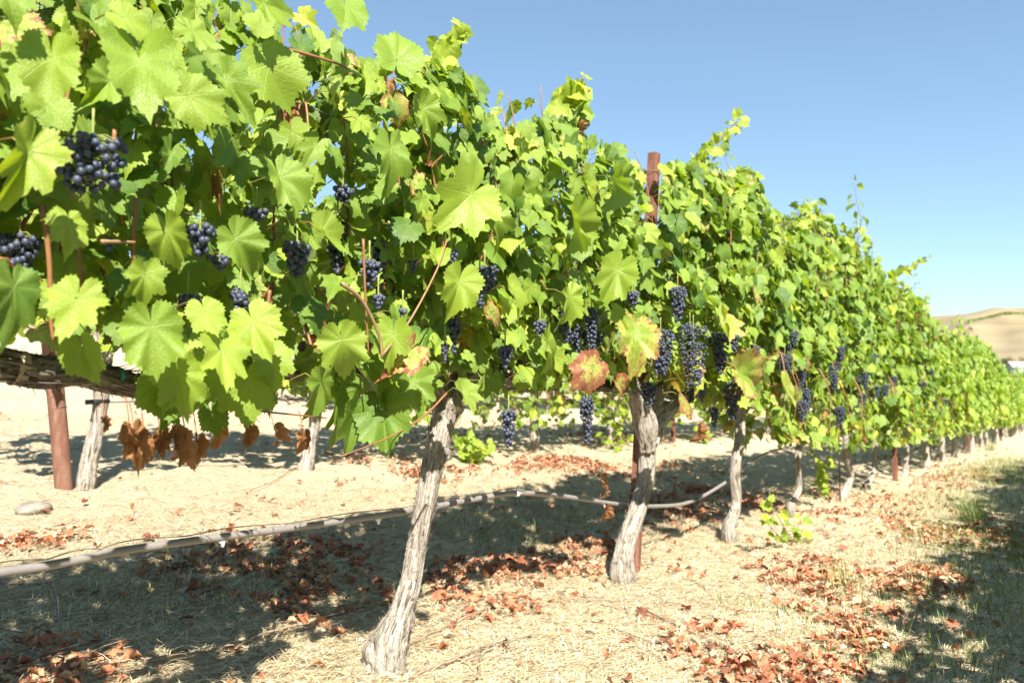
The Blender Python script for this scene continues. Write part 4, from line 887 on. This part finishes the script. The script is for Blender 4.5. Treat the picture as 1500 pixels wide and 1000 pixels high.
# fallen leaves
C = np.vstack([scatter_ground(52000, -4.2, .2, .8, 7, 1.0), scatter_ground(34000, -8, 1, 2, 14, 1.0), scatter_ground(9000, -4, 1.5, 8, 30, 1)])
D = dens(C[:, 0], C[:, 1], LIT); m = rng.random(len(C)) < np.clip(D * D * .85 * (.35 + 1.3 * (np.sin(C[:, 0] * 9 + 3 * np.sin(C[:, 1] * 5)) * np.sin(C[:, 1] * 8 + C[:, 0] * 3) > -.1)) - .08, .012, .66); C = C[m]; n = len(C); print('litter', n)
Nn = rng.normal(0, .32, (n, 3)) + [0, 0, 1]; a = rng.uniform(0, 2 * PI, n); C[:, 2] += rng.uniform(.006, .026, n); q = MB()
R_ = np.linalg.norm(C, axis=1)
for lv, mm in ((1, R_ < 6), (2, R_ >= 6)):
    put_leaves(q, C[mm], Nn[mm], np.stack([np.cos(a), np.sin(a), 0 * a], 1)[mm], rng.uniform(.012, .042, n)[mm], rng.beta(1.3, 1.2, n)[mm], 1, lv, rng, rng.uniform(.15, .8, n)[mm])
tag(q.build('leaf_litter', [M['litter']]), 'crisp red brown fallen vine leaves in drifts on the soil', 'fallen leaves', kind='stuff')
# green grass
C = np.vstack([scatter_ground(42000, -4.2, .4, .8, 7, 1.0), scatter_ground(52000, -2.5, 1.6, 3, 18, 1.0), scatter_ground(20000, -1.6, 3, 12, 40, 1.0)]); D = dens(C[:, 0], C[:, 1], GRA); m = rng.random(len(C)) < np.clip(D * .7 - .12, .006, .55); C = C[m]; n = len(C)
a = rng.uniform(0, 2 * PI, n); q = MB(); sc_ = 1 + np.clip(np.linalg.norm(C, axis=1) - 4, 0, 14) * .1
blades(q, C, rng.uniform(.03, .11, n), rng.uniform(.0014, .0028, n) * sc_, np.stack([np.cos(a) * .8, np.sin(a) * .8, rng.uniform(.3, 1.6, n)], 1), rng.random(n), rng.uniform(0, .02, n), rng)
tag(q.build('grass', [M['grass']]), 'sparse green grass growing through the straw', 'grass', kind='stuff')
# tall tufts at the right
for k, (px, py, lab) in enumerate(((1425, 765, 'tall green grass tuft at the edge of the shade on the right'), (1235, 860, 'thin pale grass tuft standing in the sunlit fallen leaves'), (1450, 660, 'small grass tuft far up the shaded strip on the right'))):
    g = on_ground(px, py); n = (170, 40, 120)[k]; C = np.tile(g, (n, 1)) + np.stack([rng.normal(0, .05, n), rng.normal(0, .08, n), 0 * np.arange(n)], 1); a = rng.uniform(0, 2 * PI, n); q = MB()
    blades(q, C, rng.uniform(.1, .3, n) * (1, .7, 1)[k], rng.uniform(.002, .004, n), np.stack([np.cos(a) * .5, np.sin(a) * .5, rng.uniform(.6, 1.6, n)], 1), rng.random(n) * (.8, .3, .8)[k] + (.1, .7, .1)[k], rng.uniform(0, .03, n), rng)
    o = q.build('grass_tuft', [M['grass']], None, g); o.location = g; tag(o, lab, 'grass tuft', 'grass tufts')
# prunings
TW = [([(210, 978), (300, 962), (400, 932), (500, 903), (570, 885)], .006, 'long thin pruned twig lying left of the nearest trunk foot'), ([(585, 955), (640, 930), (690, 905), (722, 893)], .005, 'twig lying right of the nearest trunk foot, pointing away'), ([(600, 1000), (660, 975), (720, 950), (790, 935)], .006, 'twig in the bottom middle lying parallel to the one above it'),
      ([(935, 895), (1000, 925), (1060, 955), (1095, 968)], .005, 'twig slanting down to the right below the forked trunk'), ([(1320, 833), (1370, 832), (1410, 831)], .004, 'dark twig across the shaded fallen leaves at the right'), ([(1280, 955), (1340, 940), (1400, 925)], .005, 'dark twig on straw in the bottom right shade'),
      ([(820, 880), (900, 884), (1000, 888)], .004, 'pale straight twig lying level below the forked trunk'), ([(700, 1000), (705, 965), (712, 955)], .004, 'short twig stub at the bottom middle'), ([(900, 925), (950, 945), (1010, 975)], .003, 'thin dark twig between the small leaf shadows'), ([(110, 985), (220, 970), (330, 960)], .004, 'pale twig low at the bottom left'),
      ([(960, 690), (1010, 680), (1050, 665)], .004, 'thin twig on the soil behind the forked trunk'), ([(365, 722), (400, 708), (430, 690)], .004, 'thin forked twig on sunlit soil behind the hose')]
for (pts, r, lab) in TW:
    P = np.array([on_ground(a, b) for a, b in pts]); P[:, 2] += r * 1.1 + .012; Q = catmull(P, 24); Q = Q + rng.normal(0, .0015, Q.shape); q = MB(); tube(q, Q, np.linspace(r, r * .5, 24), 8)
    for k in (7, 13, 18):
        e = Q[k] + norm(np.array([rng.normal(), rng.normal(), .3])) * rng.uniform(.03, .08); tube(q, np.stack([Q[k], (Q[k] + e) / 2 + [0, 0, .004], e]), [r * .5, r * .35, r * .2], 6)
    o = q.build('twig', [M['twig']], None, Q[0]); o.location = Q[0]; tag(o, lab, 'twig', 'pruned twigs on the soil')
# curl of bark fallen loop beside the forked trunk
# stone
g = on_ground(50, 748); V, F = ICOS[3]; r_ = np.random.default_rng(3); dd = V @ norm(r_.normal(0, 1, (3, 7)).T).T; f = 1 + .12 * np.sin(dd * 3.1).sum(1) / 3 + .03 * np.sin(V[:, 0] * 11 + V[:, 1] * 9)
q = MB(); q.add(V * f[:, None] * [.075, .10, .04] + [0, 0, .008], F); o = q.build('rock', [M['rock']]); o.location = g; o.rotation_euler = (0, 0, .6); tag(o, 'rounded grey stone on bare soil left of the heavy end post', 'rock')

# ------------------------------------------------------------------ far away: houses, trees, hillside vines
def polar(px, R):
    d = ray(px, 520); d = d[:2] / np.linalg.norm(d[:2]) * R; return float(d[0]), float(d[1]), float(terrain(d[0], d[1], False))
def house(px, R, w_, d_, h, roof, rz, label, name='house'):
    x, y, z = polar(px, R); root = empty(name, (x, y, z), label, 'house', 'buildings across the valley'); root.rotation_euler = (0, 0, rz)
    q = MB(); box(q, (0, 0, h / 2 - 1), (w_, d_, h + 2)); q.add([[-w_ / 2, -d_ / 2, h], [w_ / 2, -d_ / 2, h], [w_ / 2, d_ / 2, h], [-w_ / 2, d_ / 2, h], [-w_ / 2, 0, h + d_ * .3], [w_ / 2, 0, h + d_ * .3]], [[0, 4, 3], [1, 2, 5]]); q.build('wall', [M['wall']], root, smooth=False)
    q = MB(); e = .5
    for s_ in (-1, 1):
        a = np.array([[-w_ / 2 - e, s_ * (d_ / 2 + e), h - e * .6], [w_ / 2 + e, s_ * (d_ / 2 + e), h - e * .6], [w_ / 2 + e, 0, h + d_ * .3 + .05], [-w_ / 2 - e, 0, h + d_ * .3 + .05]]); q.add(np.vstack([a, a + [0, 0, .25]]), [[0, 1, 2], [0, 2, 3], [4, 6, 5], [4, 7, 6], [0, 4, 5], [0, 5, 1], [2, 6, 7], [2, 7, 3], [1, 5, 6], [1, 6, 2], [0, 3, 7], [0, 7, 4]])
    rf = q.build('roof', [roof], root, smooth=False); q = MB(); box(q, (w_ * .2, 0, h + d_ * .3 + .5), (.8, .8, 1.6)); q.build('chimney', [M['wall']], rf, smooth=False)
    for k in range(3):
        q = MB(); box(q, (-w_ * .32 + k * w_ * .3, -d_ / 2 - .03, h * .55), (1.3, .1, 1.5)); wf = q.build('window', [M['glass']], root, smooth=False)
    q = MB(); box(q, (w_ * .42, -d_ / 2 - .04, 1.1), (1.1, .1, 2.2)); q.build('door', [M['roof_red']], root, smooth=False); return root
house(1497, 470, 12, 8, 4.2, M['roof'], .5, 'white house with a grey gable roof at the right edge below the tan hills'); house(1461, 500, 6, 5, 4.0, M['wall'], .3, 'small white shed left of the white house, among trees', 'shed')
house(1500, 520, 16, 9, 4.5, M['roof_red'], .4, 'red roofed house peeking above the white house'); house(1530, 480, 12, 8, 4.0, M['roof_red'], .2, 'red roofed farm building just past the right edge')
def tree(px, R, H, W, label, seed):
    x, y, z = polar(px, R); r_ = np.random.default_rng(seed); root = empty('tree', (x, y, z), label, 'tree', 'trees across the valley')
    q = MB(); tube(q, catmull([[0, 0, -1], [.1, 0, H * .3], [0, .2, H * .6]], 8), np.linspace(.35, .12, 8), 8)
    for k in range(4): a = k * 1.7; tube(q, np.array([[0, 0, H * .3], [math.cos(a) * W * .2, math.sin(a) * W * .2, H * .5], [math.cos(a) * W * .35, math.sin(a) * W * .35, H * .7]]), [.15, .1, .05], 6)
    q.build('trunk', [M['bark_dark']], root); n = 1500; cs = r_.normal(0, 1, (9, 3)) * [W * .24, W * .24, H * .16] + [0, 0, H * .6]; k = r_.integers(0, 9, n); C = cs[k] + norm(r_.normal(0, 1, (n, 3))) * (W * .2) * r_.random((n, 1)) ** .4
    f = r_.normal(0, .28, (n, 3, 3)) + C[:, None]; col = np.ones((n, 3, 4)); col[..., 0] = np.clip(r_.normal(.5, .25, (n, 1)) + .05 * (k[:, None] - 4), 0, 1)
    q = MB(); q.add(f.reshape(-1, 3), np.arange(n * 3).reshape(-1, 3), 0, None, None, col.reshape(-1, 4)); q.build('crown', [M['tree']], root, smooth=False); return root
for k, (px, R, H, W, lab) in enumerate(((1445, 500, 7, 13, 'wide dark tree left of the small white shed'), (1470, 520, 9, 14, 'broad dark tree between the shed and the white house'), (1484, 560, 9, 12, 'rounded tree behind the white house'), (1430, 520, 5, 12, 'low dark tree at the far left of the valley trees'), (1506, 540, 9, 11, 'tree at the right edge behind the white house'), (1456, 620, 7, 15, 'small far tree above the white shed'))): tree(px, R, H, W, lab, 90 + k)
# far vineyard block in front of the houses and the vine strip along the hill
def shrubs(name, P, sz, label, seed):
    r_ = np.random.default_rng(seed); n = len(P); C = P + r_.normal(0, 1, (n, 3)) * sz * .4; f = r_.normal(0, 1, (n, 3, 3)) * sz * .5 + C[:, None]; col = np.ones((n, 3, 4)); col[..., 0] = r_.uniform(.3, 1, (n, 1))
    q = MB(); q.add(f.reshape(-1, 3), np.arange(n * 3).reshape(-1, 3), 0, None, None, col.reshape(-1, 4)); tag(q.build(name, [M['grass']], smooth=False), label, 'vineyard', kind='stuff')
PP = []
for k in range(26):
    yy = np.arange(75, 330, .35); xx = np.full_like(yy, -34 + k * 2.9) - (yy - 75) * .02; PP.append(np.stack([xx, yy, terrain(xx, yy, False) + rng.uniform(.4, 1.9, len(yy))], 1))
shrubs('distant_vineyard', np.vstack(PP), np.array([.45, .45, .4]), 'distant yellow green vineyard rows below the houses', 4)
PP = []
def hill_at(px, py):
    d = ray(px, py); t = 500.0
    while t < 2600:
        P = CAM + d * t
        if P[2] <= float(terrain(P[0], P[1], False)): return P
        t += 3
    return None
hp = [hill_at(a, b) for a, b in ((1418, 472), (1432, 469), (1446, 466), (1458, 463), (1468, 460.5), (1480, 460), (1492, 460), (1510, 460), (1540, 461))]; hp = [h for h in hp if h is not None]
if len(hp) > 2:
    Q = catmull(hp, 1500)
    for k in range(3): P = Q + rng.normal(0, 1, Q.shape) * [1.2, 2.2, 0]; P[:, 2] = terrain(P[:, 0], P[:, 1], False) + rng.uniform(.3, 1.8, len(P)); PP.append(P)
    shrubs('hillside_vineyard', np.vstack(PP), np.array([1.5, 1.5, 1.1]), 'thin green band of vines along the tan hillside', 6)
